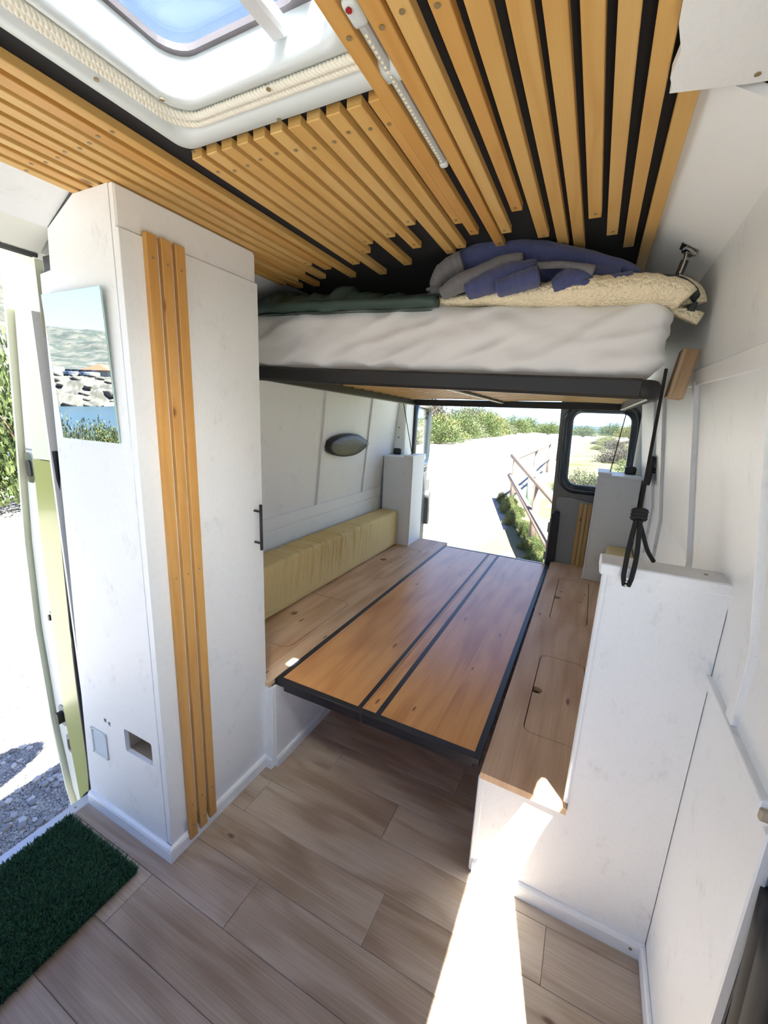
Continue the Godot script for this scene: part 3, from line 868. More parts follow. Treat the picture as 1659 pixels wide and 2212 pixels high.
	for h in [[65, 1010, 0.028, 0.052], [109, 1333, 0.011, 0.022], [137, 1545, 0.024, 0.045], [153, 1606, 0.022, 0.042]]:
		var c := atz(h[0], h[1], -0.741)
		var pl := mb()
		plate(pl, rrect(c.x - h[2], c.y - h[3], c.x + h[2], c.y + h[3], h[2] * 0.7), Vector3(0, 0, -0.742), AX, AY, Vector3(0, 0, 0.004))
		var lp := part(sd, "latch", pl, M.chrome if h[1] < 1500 else M.metal_grey, "metal latch plate")
		var inn := mb()
		plate(inn, rrect(c.x - h[2] * 0.5, c.y - h[3] * 0.6, c.x + h[2] * 0.5, c.y + h[3] * 0.5, h[2] * 0.4), Vector3(0, 0, -0.739), AX, AY, Vector3(0, 0, 0.004 if h[1] != 1545 else 0.022))
		part(lp, "bolt", inn, M.black)
	# driver's cab door: dark trim below the sill line, window opening above
	var dd := mb()
	var win := V2([0.45, 1.32, -0.69, 1.32, -0.735, 1.308, -0.77, 1.285, -0.792, 1.245, -0.795, 1.125, -0.735, 1.09, -0.69, 1.03, -0.662, 0.955, -0.56, 0.842, -0.4825, 0.756, -0.2, 0.458, 0.45, 0.42])
	for piece: PackedVector2Array in with_holes(V2([-0.90, -0.12, 1.46, -0.12, 1.46, 1.95, -0.90, 1.95]), [win]):
		plate(dd, piece, Vector3(0.336, 0, 0), AZ, AY, Vector3(0.006, 0, 0))
	cross_z(dd, [0.075, 1.957, 0.336, 1.90, 0.342, 1.95, 0.10, 2.03], -0.88, 1.46)
	var ddo := solo("door_4", dd, M.cab_grey, Vector3(0.34, 0, 0.2), "dark grey cab door trim beside the front edge of the white wall", "door", "", "structure")
	var fold := mb()
	for a in [[-0.70, 0.012, 0.016], [-0.655, 0.02, 0.022], [-0.60, 0.016, 0.026], [-0.53, 0.03, 0.03]]:
		var pts := []
		for k in 12:
			var y: float = 0.02 + (0.068 if a[0] < -0.64 else 0.046) * k
			pts.append(Vector3(0.335, y, a[0] + 0.02 * sin(y * 5.0) + a[1] * y * 0.3))
		tube(fold, pts, a[2], 8)
	part(ddo, "seal", smoothed(fold), M.rubber, "dark folded rubber and vinyl along the door edge")

# ---------------------------------------------------------------- wardrobe and mirror
func build_wardrobe() -> void:
	var w := thing("wardrobe", "tall white wardrobe with three vertical pine slats and black handle", "wardrobe", Vector3(-1.28, 0, -0.91))
	var vent_x0 := -1.437
	# end panel facing the sliding door gap
	var fp := mb()
	var cut := rrect(-1.245, 0.335, -1.108, 0.420, 0.008, 4)
	var holes := [cut, rrect(-1.353, 0.401, -1.339, 0.417, 0.001, 1), rrect(-1.331, 0.396, -1.318, 0.412, 0.001, 1)]
	for piece: PackedVector2Array in with_holes(V2([-1.073, 0.0, -1.073, 1.94, -1.210, 1.94, -1.334, 1.882, -1.343, 1.786, -1.394, 1.781, -1.415, 1.40, -1.440, 0.95, -1.470, 0.5, -1.494, 0.10, -1.494, 0.0]), holes):
		plate(fp, piece, Vector3(0, 0, -0.687), AX, AY, Vector3(0, 0, -0.014))
	part(w, "end_panel", fp, M.white)
	var post := mb()
	B(post, Vector3(-1.0715, 0.055, -0.760), Vector3(-1.056, 1.94, -0.688), 0.001)
	part(w, "corner_post", post, M.white)
	var top := mb()
	B(top, Vector3(-1.072, 1.851, -1.127), Vector3(-1.053, 1.939, -0.690), 0.0015)
	part(w, "fascia", top, M.white)
	var kick := mb()
	B(kick, Vector3(-1.072, 0.0, -1.127), Vector3(-1.054, 0.100, -0.690), 0.001)
	part(w, "kick_board", kick, M.white)
	var back := mb()
	B(back, Vector3(-1.55, 0.0, -1.140), Vector3(-1.060, 1.939, -1.126), 0.001)
	B(back, Vector3(-1.50, 0.0, -1.127), Vector3(-1.49, 1.70, -0.70), 0.0)
	part(w, "carcass", back, M.white)
	# door with slats and handle
	var d := mb()
	B(d, Vector3(-1.0555, 0.104, -1.136), Vector3(-1.046, 1.848, -0.6865), 0.0012)
	var door := part(w, "door", d, M.door_white)
	for k in 3:
		var s := mb()
		var z1 := -0.744 - 0.0405 * k
		var y0: float = [0.026, 0.031, 0.036][k]
		cbox(s, Transform3D(Basis(), Vector3(-1.039, (y0 + 1.858) * 0.5, z1 - 0.0145)), Vector3(0.0075, (1.858 - y0) * 0.5, 0.0145), 0.0015, 1, Vector2(0.17 + 0.31 * k, 0.2 + 0.27 * k), Vector2(2.0, 0.5))
		var so := part(door, "slat", s, M.door_slat)
		for y in [1.80, 0.97, 0.16, 0.075]:
			part_mesh(so, "screw", disc_mesh(0.0036, 0.0016), M.screw, Transform3D(Basis(Vector3.BACK, PI / 2), Vector3(-1.0312, y + rnd(-0.006, 0.006), z1 - 0.0145)))
	var h := mb()
	var hx := -1.046
	tube(h, [Vector3(hx + 0.030, 0.962, -1.095), Vector3(hx + 0.030, 1.128, -1.095)], 0.0055, 10)
	for y in [0.987, 1.103]: tube(h, [Vector3(hx, y, -1.095), Vector3(hx + 0.031, y, -1.095)], 0.0045, 8)
	part(door, "handle", smoothed(h), M.black, "black bar handle")
	# skirting round the foot
	var sk := mb()
	cross_skirt(sk, Vector3(-1.495, 0, -0.687), Vector3(-1.040, 0, -0.687), Vector3(0, 0, 1))
	var b1 := part(w, "baseboard", sk, M.white)
	var sk2 := mb()
	cross_skirt(sk2, Vector3(-1.054, 0, -0.675), Vector3(-1.054, 0, -1.137), Vector3(1, 0, 0))
	part(w, "baseboard", sk2, M.white)
	# louvred vent
	var v := mb()
	var fr := with_holes(rrect(-1.437, 0.248, -1.350, 0.352, 0.002, 1), [rrect(-1.429, 0.256, -1.358, 0.344, 0.001, 1)])
	for piece: PackedVector2Array in fr: plate(v, piece, Vector3(0, 0, -0.687), AX, AY, Vector3(0, 0, 0.004))
	var vo := part(w, "vent", v, M.plastic_white, "white louvred vent")
	for k in 9:
		var l := mb()
		beam(l, Vector3(-1.429, 0.259 + 0.0095 * k, -0.6865), Vector3(-1.358, 0.259 + 0.0095 * k, -0.6865), 0.0075, 0.0015, 0.0, Vector3(0, 0.6, 0.8))
		part(vo, "louvre", l, M.plastic_white)
	for p in [[-1.4335, 0.2515], [-1.3535, 0.2515], [-1.4335, 0.3485], [-1.3535, 0.3485]]:
		part_mesh(vo, "screw", disc_mesh(0.0022, 0.0014), M.metal_grey, Transform3D(Basis(Vector3.RIGHT, PI / 2), Vector3(p[0], p[1], -0.6825)))
	for x in [-1.346, -1.3245]:
		var sw := mb()
		B(sw, Vector3(x - 0.0055, 0.401, -0.695), Vector3(x + 0.0055, 0.413, -0.690), 0.001)
		part(w, "switch", sw, M.black, "small black rocker switch")
	# recess behind the cut-out with a copper fitting in it
	var rc := mb()
	B(rc, Vector3(-1.262, 0.300, -0.86), Vector3(-1.246, 0.44, -0.701), 0.0)
	B(rc, Vector3(-1.262, 0.318, -0.86), Vector3(-1.09, 0.334, -0.701), 0.0)
	B(rc, Vector3(-1.262, 0.300, -0.87), Vector3(-1.09, 0.44, -0.86), 0.0)
	part(w, "recess", rc, M.beige, "bare wood recess behind the cut-out")
	var cp := mb()
	tube(cp, [Vector3(-1.21, 0.362, -0.80), Vector3(-1.08, 0.362, -0.79)], 0.014, 10)
	var cpo := solo("copper_pipe", smoothed(cp), M.copper, Vector3(-1.14, 0.35, -0.79), "copper coloured pipe fitting inside the wardrobe cut-out", "pipe")
	var cg := mb()
	tube(cg, [Vector3(-1.23, 0.395, -0.82), Vector3(-1.08, 0.395, -0.81)], 0.017, 10)
	part(cpo, "grey_hose", smoothed(cg), M.metal_grey)
	# mirror
	var mi := thing("mirror", "frameless rectangular mirror on the white wardrobe end panel", "mirror", Vector3(-1.243, 1.349, -0.6855))
	mi.rotation.x = deg_to_rad(1.6)
	var mw := 0.130
	var mh := 0.377
	var mbk := mb()
	cbox(mbk, mi.global_transform * Transform3D(Basis(), Vector3(0, mh * 0.5, 0.001)), Vector3(mw, mh * 0.5, 0.0018), 0.0003)
	part(mi, "edge", mbk, M.mirror_edge, "pale green glass edge")
	var face := mb()
	plate(face, V2([-mw + 0.001, 0.001, mw - 0.001, 0.001, mw - 0.001, mh - 0.001, -mw + 0.001, mh - 0.001]), mi.global_transform * Vector3(0, 0, 0.0029), mi.global_transform.basis.x, mi.global_transform.basis.y, mi.global_transform.basis.z * 0.0003)
	part(mi, "face", face, M.mirror)
# moulded skirting with a rounded top, from p to q, standing out along n
func cross_skirt(st: SurfaceTool, p: Vector3, q: Vector3, n: Vector3, hgt := 0.052, th := 0.013) -> void:
	var poly := V2([0, 0, th, 0, th, hgt - 0.012, th * 0.75, hgt - 0.004, th * 0.3, hgt, 0, hgt])
	plate(st, poly, p, n, AY, q - p)

# ---------------------------------------------------------------- benches, table, cushions, partition
func hatch_top(o: Node3D, outer: PackedVector2Array, lids: Array, notches: Array, y0: float, y1: float, seed_uv: float) -> void:
	var holes := []
	for l: PackedVector2Array in lids: holes.append(l)
	var st := mb()
	for piece: PackedVector2Array in with_holes(outer, holes):
		plate(st, piece, Vector3(0, y1, 0), AX, AZ, Vector3(0, y0 - y1, 0), Vector2(2.0, 0.5), Vector2(seed_uv, 0.1))
	part(o, "top", st, M.bench)
	var k := 0
	for l: PackedVector2Array in lids:
		var lid := mb()
		for shrunk in Geometry2D.offset_polygon(l, -0.0034):
			var pieces := [shrunk]
			if notches[k] != null: pieces = with_holes(shrunk, [notches[k]])
			for piece: PackedVector2Array in pieces:
				for clipped in Geometry2D.intersect_polygons(piece, outer):
					plate(lid, clipped, Vector3(0, y1 - 0.0006, 0), AX, AZ, Vector3(0, y0 - y1, 0), Vector2(2.0, 0.5), Vector2(seed_uv, 0.1))
		part(o, "lid", lid, M.bench)
		k += 1
func circle(x: float, z: float, r: float, n := 14) -> PackedVector2Array:
	var out := PackedVector2Array()
	for i in n: out.append(Vector2(x + cos(TAU * i / n) * r, z + sin(TAU * i / n) * r))
	return out
func build_benches() -> void:
	var T := 0.395
	# bench against the panelled wall behind the wardrobe
	var bl := thing("storage_bench", "wooden topped storage bench behind the wardrobe under the cream cushion", "bench", Vector3(-1.3, 0, -2.2))
	hatch_top(bl, V2([-1.565, -3.40, -1.026, -3.40, -1.026, -1.128, -1.565, -1.141, -1.565, -1.141]), [rrect(-1.50, -1.925, -1.125, -1.362, 0.05), rrect(-1.50, -3.05, -1.125, -2.335, 0.05)], [circle(-1.325, -1.66, 0.02), circle(-1.305, -2.70, 0.024)], 0.375, T, 0.2)
	var side := mb()
	B(side, Vector3(-1.022, 0.0, -3.38), Vector3(-1.006, 0.374, -1.142), 0.001)
	part(bl, "side_panel", side, M.white)
	var fr := mb()
	B(fr, Vector3(-1.075, 0.0, -1.142), Vector3(-1.024, 0.374, -1.128), 0.001)
	B(fr, Vector3(-1.026, 0.0, -1.146), Vector3(-1.008, 0.374, -1.126), 0.004)
	part(bl, "front_panel", fr, M.white)
	var s1 := mb()
	cross_skirt(s1, Vector3(-1.006, 0, -1.14), Vector3(-1.006, 0, -3.38), Vector3(1, 0, 0), 0.045, 0.011)
	part(bl, "baseboard", s1, M.white)
	var s2 := mb()
	cross_skirt(s2, Vector3(-1.07, 0, -1.128), Vector3(-1.012, 0, -1.128), Vector3(0, 0, 1), 0.045, 0.011)
	part(bl, "baseboard", s2, M.white)
	# bench on the other side with the tall white partition
	var br := thing("storage_bench", "wooden topped storage bench behind the tall white partition", "bench", Vector3(0.06, 0, -2.2))
	hatch_top(br, V2([-0.178, -3.40, 0.315, -3.40, 0.315, -1.147, 0.072, -1.147, 0.072, -1.108, -0.174, -1.115]), [rrect(-0.088, -1.925, 0.102, -1.365, 0.035), rrect(-0.092, -3.045, 0.101, -2.335, 0.035)], [circle(-0.072, -1.632, 0.022), circle(-0.078, -2.67, 0.024)], 0.373, T, 0.63)
	var sr := mb()
	B(sr, Vector3(-0.178, 0.0, -3.38), Vector3(-0.162, 0.372, -1.128), 0.001)
	part(br, "side_panel", sr, M.white)
	# the front panel and the partition are one L-shaped board
	var pt := mb()
	plate(pt, V2([-0.166, 0.0, 0.318, 0.0, 0.318, 1.098, 0.074, 1.098, 0.074, 0.372, -0.166, 0.372]), Vector3(0, 0, -1.126), AX, AY, Vector3(0, 0, -0.018))
	part(br, "partition", pt, M.white, "tall white partition board")
	var ed := mb()
	B(ed, Vector3(0.062, 0.397, -1.146), Vector3(0.0765, 1.098, -1.122), 0.004)
	part(br, "edge_strip", ed, M.white)
	var ed2 := mb()
	B(ed2, Vector3(-0.180, 0.0, -1.136), Vector3(-0.160, 0.372, -1.122), 0.004)
	part(br, "edge_strip", ed2, M.white)
	var cap := mb()
	cbox(cap, Transform3D(Basis(), Vector3(0.187, 1.112, -1.146)), Vector3(0.133, 0.014, 0.046), 0.003)
	var co := part(br, "cap_board", cap, M.white, "white painted cap board")
	for p in [[1350, 1214], [1525, 1241]]: part_mesh(co, "screw", disc_mesh(0.005, 0.0015), M.screw, Transform3D(Basis(), aty(p[0], p[1], 1.1265)))
	var s3 := mb()
	cross_skirt(s3, Vector3(-0.168, 0, -1.126), Vector3(0.318, 0, -1.126), Vector3(0, 0, 1), 0.050, 0.014)
	var bo := part(br, "baseboard", s3, M.white)
	for x in [-0.13, 0.285]: part_mesh(bo, "screw", disc_mesh(0.005, 0.002), M.screw, Transform3D(Basis(Vector3.RIGHT, PI / 2), Vector3(x, 0.026, -1.1115)))
	# table: two leaves with black edging, on a black bearer
	var leaves := [[-1.022, -0.6245, "varnished table leaf with black edging beside the cream cushion bench"], [-0.6235, -0.189, "varnished table leaf with black edging beside the partition bench"]]
	for k in 2:
		var x0: float = leaves[k][0]
		var x1: float = leaves[k][1]
		var t := thing("table_leaf", leaves[k][2], "table", Vector3((x0 + x1) * 0.5, T - 0.02, -2.2), "table leaves between the benches")
		var z1 := -1.165
		var z0 := -3.28
		var bd := mb()
		B(bd, Vector3(x0, T - 0.02, z0), Vector3(x1, T + 0.001, z1), 0.001, 2, Vector2(0.13 + 0.4 * k, 0.22 * k))
		part(t, "board", bd, M.table)
		var strips := []
		if k == 0: strips = [[x0 - 0.002, x0 + 0.022, z0, z1], [-0.650, -0.632, z0, z1]]
		else: strips = [[-0.576, -0.555, z0, z1], [x1 - 0.021, x1 + 0.002, z0, z1]]
		for s in strips:
			var tp := mb()
			B(tp, Vector3(s[0], T - 0.012, s[2]), Vector3(s[1], T + 0.0018, s[3]), 0.0008)
			part(t, "tape", tp, M.tape, "black edging strip")
		var fe := mb()
		B(fe, Vector3(x0 - 0.002, T - 0.024, z1 - 0.022), Vector3(x1 + 0.002, T + 0.0022, z1 + 0.006), 0.003)
		part(t, "front_edging", fe, M.tape)
		var be := mb()
		B(be, Vector3(x0 + (0.035 if k == 0 else 0.0), T - 0.048, z1 - 0.04), Vector3(x1 - (0.0 if k == 0 else 0.02), T - 0.0242, z1 - 0.004), 0.002)
		part(t, "bearer", be, M.tape)
	# bearers under the long sides
	var kn := mb()
	# cushions
	var ruff := noise(401, 1.0, 3)
	var cush := func(p: Vector3, n: Vector3, amount: float, lo: float, hi: float) -> Vector3:
		var wz := clampf(1.0 - absf((p.z - (lo + hi) * 0.5) / ((hi - lo) * 0.5)), 0.0, 1.0)
		var q := ruff.get_noise_2d(p.z * 17.0 + p.y * 2.5, p.y * 1.2)
		q = 1.0 - absf(q) * 2.4
		return p + n * (q * 0.011 * amount * wz * smoothstep(-0.15, 0.10, p.y) + 0.002 * ruff.get_noise_3d(p.x * 6, p.y * 6, p.z * 6))
	var c1 := mb()
	pillow(c1, Vector3(0.084, 0.145, 0.978), 0.016, Vector3i(8, 16, 260), Transform3D(Basis(), Vector3(-1.466, 0.543, -2.124)), func(p: Vector3, n: Vector3) -> Vector3: return cush.call(p, n, 1.0, -0.75, 0.75))
	solo("bench_cushion", smoothed(c1), M.cushion, Vector3(-1.478, T, -2.128), "long cream cushion with gathered cover against the panelled wall", "cushion")
	var c2 := mb()
	pillow(c2, Vector3(0.075, 0.140, 0.96), 0.016, Vector3i(6, 10, 60), Transform3D(Basis(), Vector3(0.240, 0.536, -2.118)), func(p: Vector3, n: Vector3) -> Vector3: return cush.call(p, n, 0.4, -0.6, 0.6))
	solo("bench_cushion", smoothed(c2), M.cushion, Vector3(0.24, T, -2.118), "cream cushion hidden mostly behind the tall white partition", "cushion")
	# white corner boxes by the rear doors
	for s in [[-1.540, -1.282, "white corner box on the bench beside the open rear door", 1], [0.055, 0.304, "white corner box on the bench beside the closed rear door", -1]]:
		var b := thing("corner_box", s[2], "box", Vector3((s[0] + s[1]) * 0.5, T, -3.2))
		var body := mb()
		B(body, Vector3(s[0], T, -3.375), Vector3(s[1], 1.120, -3.112), 0.002)
		part(b, "body", body, M.white)
		var lid := mb()
		B(lid, Vector3(s[0], 1.120, -3.38), Vector3(s[1] + 0.004, 1.134, -3.104), 0.002)
		if s[3] > 0: B(lid, Vector3(s[1] - 0.075, 1.134, -3.38), Vector3(s[1] + 0.006, 1.150, -3.102), 0.002)
		else: B(lid, Vector3(s[0] - 0.006, 1.134, -3.38), Vector3(s[0] + 0.075, 1.150, -3.102), 0.002)
		part(b, "lid", lid, M.white)
		var cor := mb()
		var xe: float = s[1] if s[3] > 0 else s[0]
		B(cor, Vector3(xe - 0.006, T, -3.12), Vector3(xe + 0.006, 1.12, -3.107), 0.002)
		part(b, "corner_strip", cor, M.white)
		var xs: float = -1.50 if s[3] > 0 else 0.245
		var hh := mb()
		pillow(hh, Vector3(0.035, 0.028, 0.03), 0.016, Vector3i(6, 6, 6), Transform3D(Basis(), Vector3(xs, 1.160, -3.30)))
		solo("hinge_cover", smoothed(hh), M.black, Vector3(xs, 1.134, -3.30), "small black rounded cover peeking over the corner box by the %s rear door" % ["open", "closed"][0 if s[3] > 0 else 1], "cover")

# ---------------------------------------------------------------- bed
func bed_y(x: float, z: float) -> float:
	var u := clampf((x + 1.3) / 1.42, 0.0, 1.0)
	var v := clampf((z + 1.35) / -1.70, 0.0, 1.0)
	return lerpf(lerpf(1.576, 1.524, u), lerpf(1.540, 1.546, u), v)
func build_bed() -> void:
	var fr := thing("lift_bed", "black metal lift bed frame with wooden slats hung under the ceiling", "bed", Vector3(-0.6, 1.53, -2.2))
	var bp := func(x: float, z: float, up: float) -> Vector3: return Vector3(x, bed_y(x, z) + up, z)
	var xl := -1.27
	var xr := 0.098
	var zf := -1.365
	var zr := -3.05
	var near := mb()
	beam(near, bp.call(-1.42, zf, 0.027), bp.call(xr, zf, 0.026), 0.030, 0.054, 0.008)
	part(fr, "front_rail", near, M.black)
	var cor := mb()
	tube(cor, smooth_path([bp.call(xr - 0.02, zf, 0.026), bp.call(xr + 0.012, zf - 0.006, 0.026), bp.call(xr + 0.030, zf - 0.03, 0.024), bp.call(xr + 0.036, zf - 0.075, 0.022)], 10), 0.026, 10, true, Vector2(0.62, 1.0))
	part(fr, "corner", smoothed(cor), M.black)
	for a in [["side_rail", xl, xl, zf, zr], ["side_rail", xr + 0.03, xr + 0.03, zf - 0.06, zr], ["rear_rail", xl, xr + 0.03, zr, zr], ["middle_rail", -0.60, -0.60, zf, zr]]:
		var s := mb()
		var lift := 0.022 if a[0] != "middle_rail" else 0.034
		beam(s, bp.call(a[1], a[3], lift), bp.call(a[2], a[4], lift), 0.028, 0.044 if a[0] != "middle_rail" else 0.02, 0.004)
		part(fr, a[0], s, M.black)
	for k in 14:
		var z := zf - 0.09 - 0.115 * k
		for half in 2:
			var x0 := (xl + 0.015) if half == 0 else -0.59
			var x1 := -0.61 if half == 0 else (xr + 0.015)
			var pts := []
			for i in 7:
				var t := i / 6.0
				var x := lerpf(x0, x1, t)
				pts.append(bp.call(x, z, 0.042 + 0.008 * sin(PI * t)))
			var s := mb()
			for i in 6: beam(s, pts[i], pts[i + 1], 0.055, 0.008, 0.0)
			part(fr, "slat", s, M.slat_c)
	# mattress
	var wr := noise(501, 1.0, 2)
	var mt := mb()
	pillow(mt, Vector3(0.795, 0.105, 0.86), 0.055, Vector3i(72, 16, 30), Transform3D(), func(p: Vector3, n: Vector3) -> Vector3:
		var x := p.x - 0.66
		var z := p.z - 2.215
		var front := smoothstep(0.4, 0.86, p.z)
		var f1 := 1.0 - absf(wr.get_noise_2d(p.x * 2.2 - p.y * 6.0, p.y * 2.0 + p.x * 1.6)) * 3.0
		var f2 := 1.0 - absf(wr.get_noise_2d(p.x * 4.5 + p.y * 9.0 + 40.0, p.y * 2.0)) * 3.0
		var d := 0.010 * maxf(f1, 0.0) + 0.006 * maxf(f2, 0.0)
		# a thinner roll towards the wardrobe, plumper at the wall
		var h := lerpf(1.0, 0.92, smoothstep(-0.5, 0.75, p.x))
		return Vector3(x, bed_y(x, z) + 0.158 + p.y * h, z) + n * d * (0.35 + 0.65 * front))
	solo("mattress", smoothed(mt), M.mattress, Vector3(-0.66, 1.56, -2.215), "thick white sheeted mattress on the black lift bed frame", "mattress")
	# dark green sleeping bag spread at the wardrobe end
	var bg := mb()
	var bn := noise(511, 1.0, 3)
	var bag_top := func(u: float, v: float) -> Vector3:
		var x := lerpf(-1.40, -0.52, u)
		var z := lerpf(-1.335, -2.0, v)
		var hgt := 0.082 * sin(PI * clampf(u * 0.86 + 0.10, 0, 1)) * (0.78 + 0.22 * sin(PI * minf(v * 1.6, 1.0) * 0.5))
		hgt += 0.020 * bn.get_noise_2d(x * 9.0 - z * 5.0, z * 6.0) + 0.022 * maxf(0.0, 1.0 - absf(bn.get_noise_2d(x * 4.0 + z * 5.0, 7.0)) * 4.0)
		var edge := minf(minf(u, 1.0 - u) * 8.0, sqrt(minf(v * 16.0, 1.0)))
		return Vector3(x, bed_y(x, z) + 0.245 + maxf(hgt, 0.008) * clampf(edge, 0.0, 1.0), z + 0.02 * bn.get_noise_2d(x * 5.0, 3.0) * (1.0 - v))
	sheet(bg, 70, 60, func(u: float, v: float) -> Vector3: return bag_top.call(u, v))
	sheet(bg, 30, 10, func(u: float, v: float) -> Vector3:
		var t: Vector3 = bag_top.call(1.0 - u, v)
		return Vector3(t.x, bed_y(t.x, t.z) + 0.236, t.z))
	# front roll
	var roll := []
	for i in 31:
		var t := i / 30.0
		var x := lerpf(-1.40, -0.50, t)
		roll.append(Vector3(x, bed_y(x, -1.35) + 0.258 + 0.006 * bn.get_noise_1d(x * 9.0), -1.335 + 0.012 * bn.get_noise_1d(x * 5.0 + 9.0)))
	tube(bg, roll, 0.018, 8, true, Vector2(1.5, 1.0))
	solo("sleeping_bag", smoothed(bg), M.bag, Vector3(-0.96, 1.80, -1.6), "dark green sleeping bag spread on the mattress near the wardrobe", "sleeping bag")
	# sherpa blanket along the front edge, hanging over at the wall end
	var sh := mb()
	var zc := -1.385
	var path := []
	var rad := []
	for a in [[700, 667, 2], [780, 662, 3], [880, 657, 4], [980, 651, 6], [1080, 645, 8], [1180, 639, 10], [1280, 633, 15], [1370, 629, 20], [1430, 631, 23], [1465, 638, 23], [1480, 650, 18]]:
		path.append(atz(a[0], a[1], zc))
		rad.append(a[2] * 0.00172)
	var sm := smooth_path(path, 90)
	var rs := []
	var shn := noise(521, 1.0, 2)
	for i in sm.size():
		var t := float(i) / (sm.size() - 1) * (rad.size() - 1)
		var k := mini(int(t), rad.size() - 2)
		rs.append(lerpf(rad[k], rad[k + 1], t - k) * (1.0 + 0.10 * shn.get_noise_1d(i * 0.9)))
	tube(sh, sm, rs, 20, true, Vector2(1.8, 1.0))
	# the flap hanging at the wall end
	var fl := [atz(1440, 632, -1.42), atz(1474, 648, -1.42), atz(1478, 668, -1.42), atz(1468, 684, -1.42)]
	tube(sh, smooth_path(fl, 16), 0.024, 14, true, Vector2(0.9, 2.0))
	solo("sherpa_blanket", smoothed(sh), M.sherpa, path[5], "cream curly sherpa blanket edge lying along the mattress front", "blanket")
	var bi := mb()
	var bpath := []
	for a in [[700, 664], [800, 653], [880, 648], [940, 643], [1000, 636], [1080, 632], [1130, 624], [1170, 630], [1220, 628], [1260, 622], [1320, 611], [1380, 603], [1430, 606], [1470, 612], [1500, 640], [1492, 672]]:
		bpath.append(atz(a[0], a[1], -1.40))
	tube(bi, smooth_path(bpath, 80), 0.009, 8, true, Vector2(5.0, 1.0))
	solo("dark_blanket", smoothed(bi), M.binding, bpath[6], "dark grey blanket layer between the sherpa and the blue fleece", "blanket")
	# crumpled blue and grey fleece
	var fe := mb()
	var blue := Color(0.062, 0.078, 0.195)
	var grey := Color(0.16, 0.16, 0.172)
	var folds := [
		[[[945, 636, 12], [948, 612, 17], [968, 588, 20], [1005, 570, 22]], grey, -1.37],
		[[[1000, 572, 22], [1050, 556, 24], [1130, 551, 22], [1210, 556, 22], [1290, 570, 18], [1350, 583, 17], [1372, 596, 13], [1366, 606, 10]], blue, -1.40],
		[[[1366, 603, 12], [1330, 612, 14], [1290, 620, 12]], blue, -1.36],
		[[[955, 636, 10], [990, 615, 15], [1040, 592, 14], [1090, 568, 12], [1130, 560, 9]], grey, -1.33],
		[[[1010, 630, 14], [1060, 610, 18], [1110, 592, 18], [1160, 582, 14]], blue, -1.33],
		[[[1075, 625, 12], [1115, 612, 15], [1165, 596, 15]], blue, -1.30],
		[[[1150, 575, 5], [1210, 572, 5], [1260, 578, 5], [1283, 584, 7]], grey, -1.315],
		[[[1195, 622, 12], [1235, 604, 17], [1265, 606, 15], [1262, 622, 10]], blue, -1.34],
		[[[1215, 588, 9], [1250, 588, 12], [1290, 592, 12], [1340, 592, 12]], blue, -1.39],
	]
	var fz := noise(531, 1.0, 3)
	for f in folds:
		var pp := []
		var rr := []
		for a in f[0]:
			pp.append(atz(a[0], a[1], f[2]))
			rr.append(a[2] * 0.00168)
		var sp := smooth_path(pp, 36)
		var r2 := []
		for i in sp.size():
			var t := float(i) / (sp.size() - 1) * (rr.size() - 1)
			var k := mini(int(t), rr.size() - 2)
			r2.append(lerpf(rr[k], rr[k + 1], t - k) * (1.0 + 0.12 * fz.get_noise_2d(i * 0.14, f[2] * 90.0)))
		fe.set_color(f[1])
		tube(fe, sp, r2, 14, true, Vector2(1.6, 1.0))
	fe.set_color(blue)
	ball(fe, atz(1130, 605, -1.47), Vector3(0.26, 0.055, 0.10), 12)
	solo("blue_blanket", smoothed(fe), M.fleece, atz(1130, 635, -1.38), "crumpled blue and grey fleece blanket heaped on the bed", "blanket")

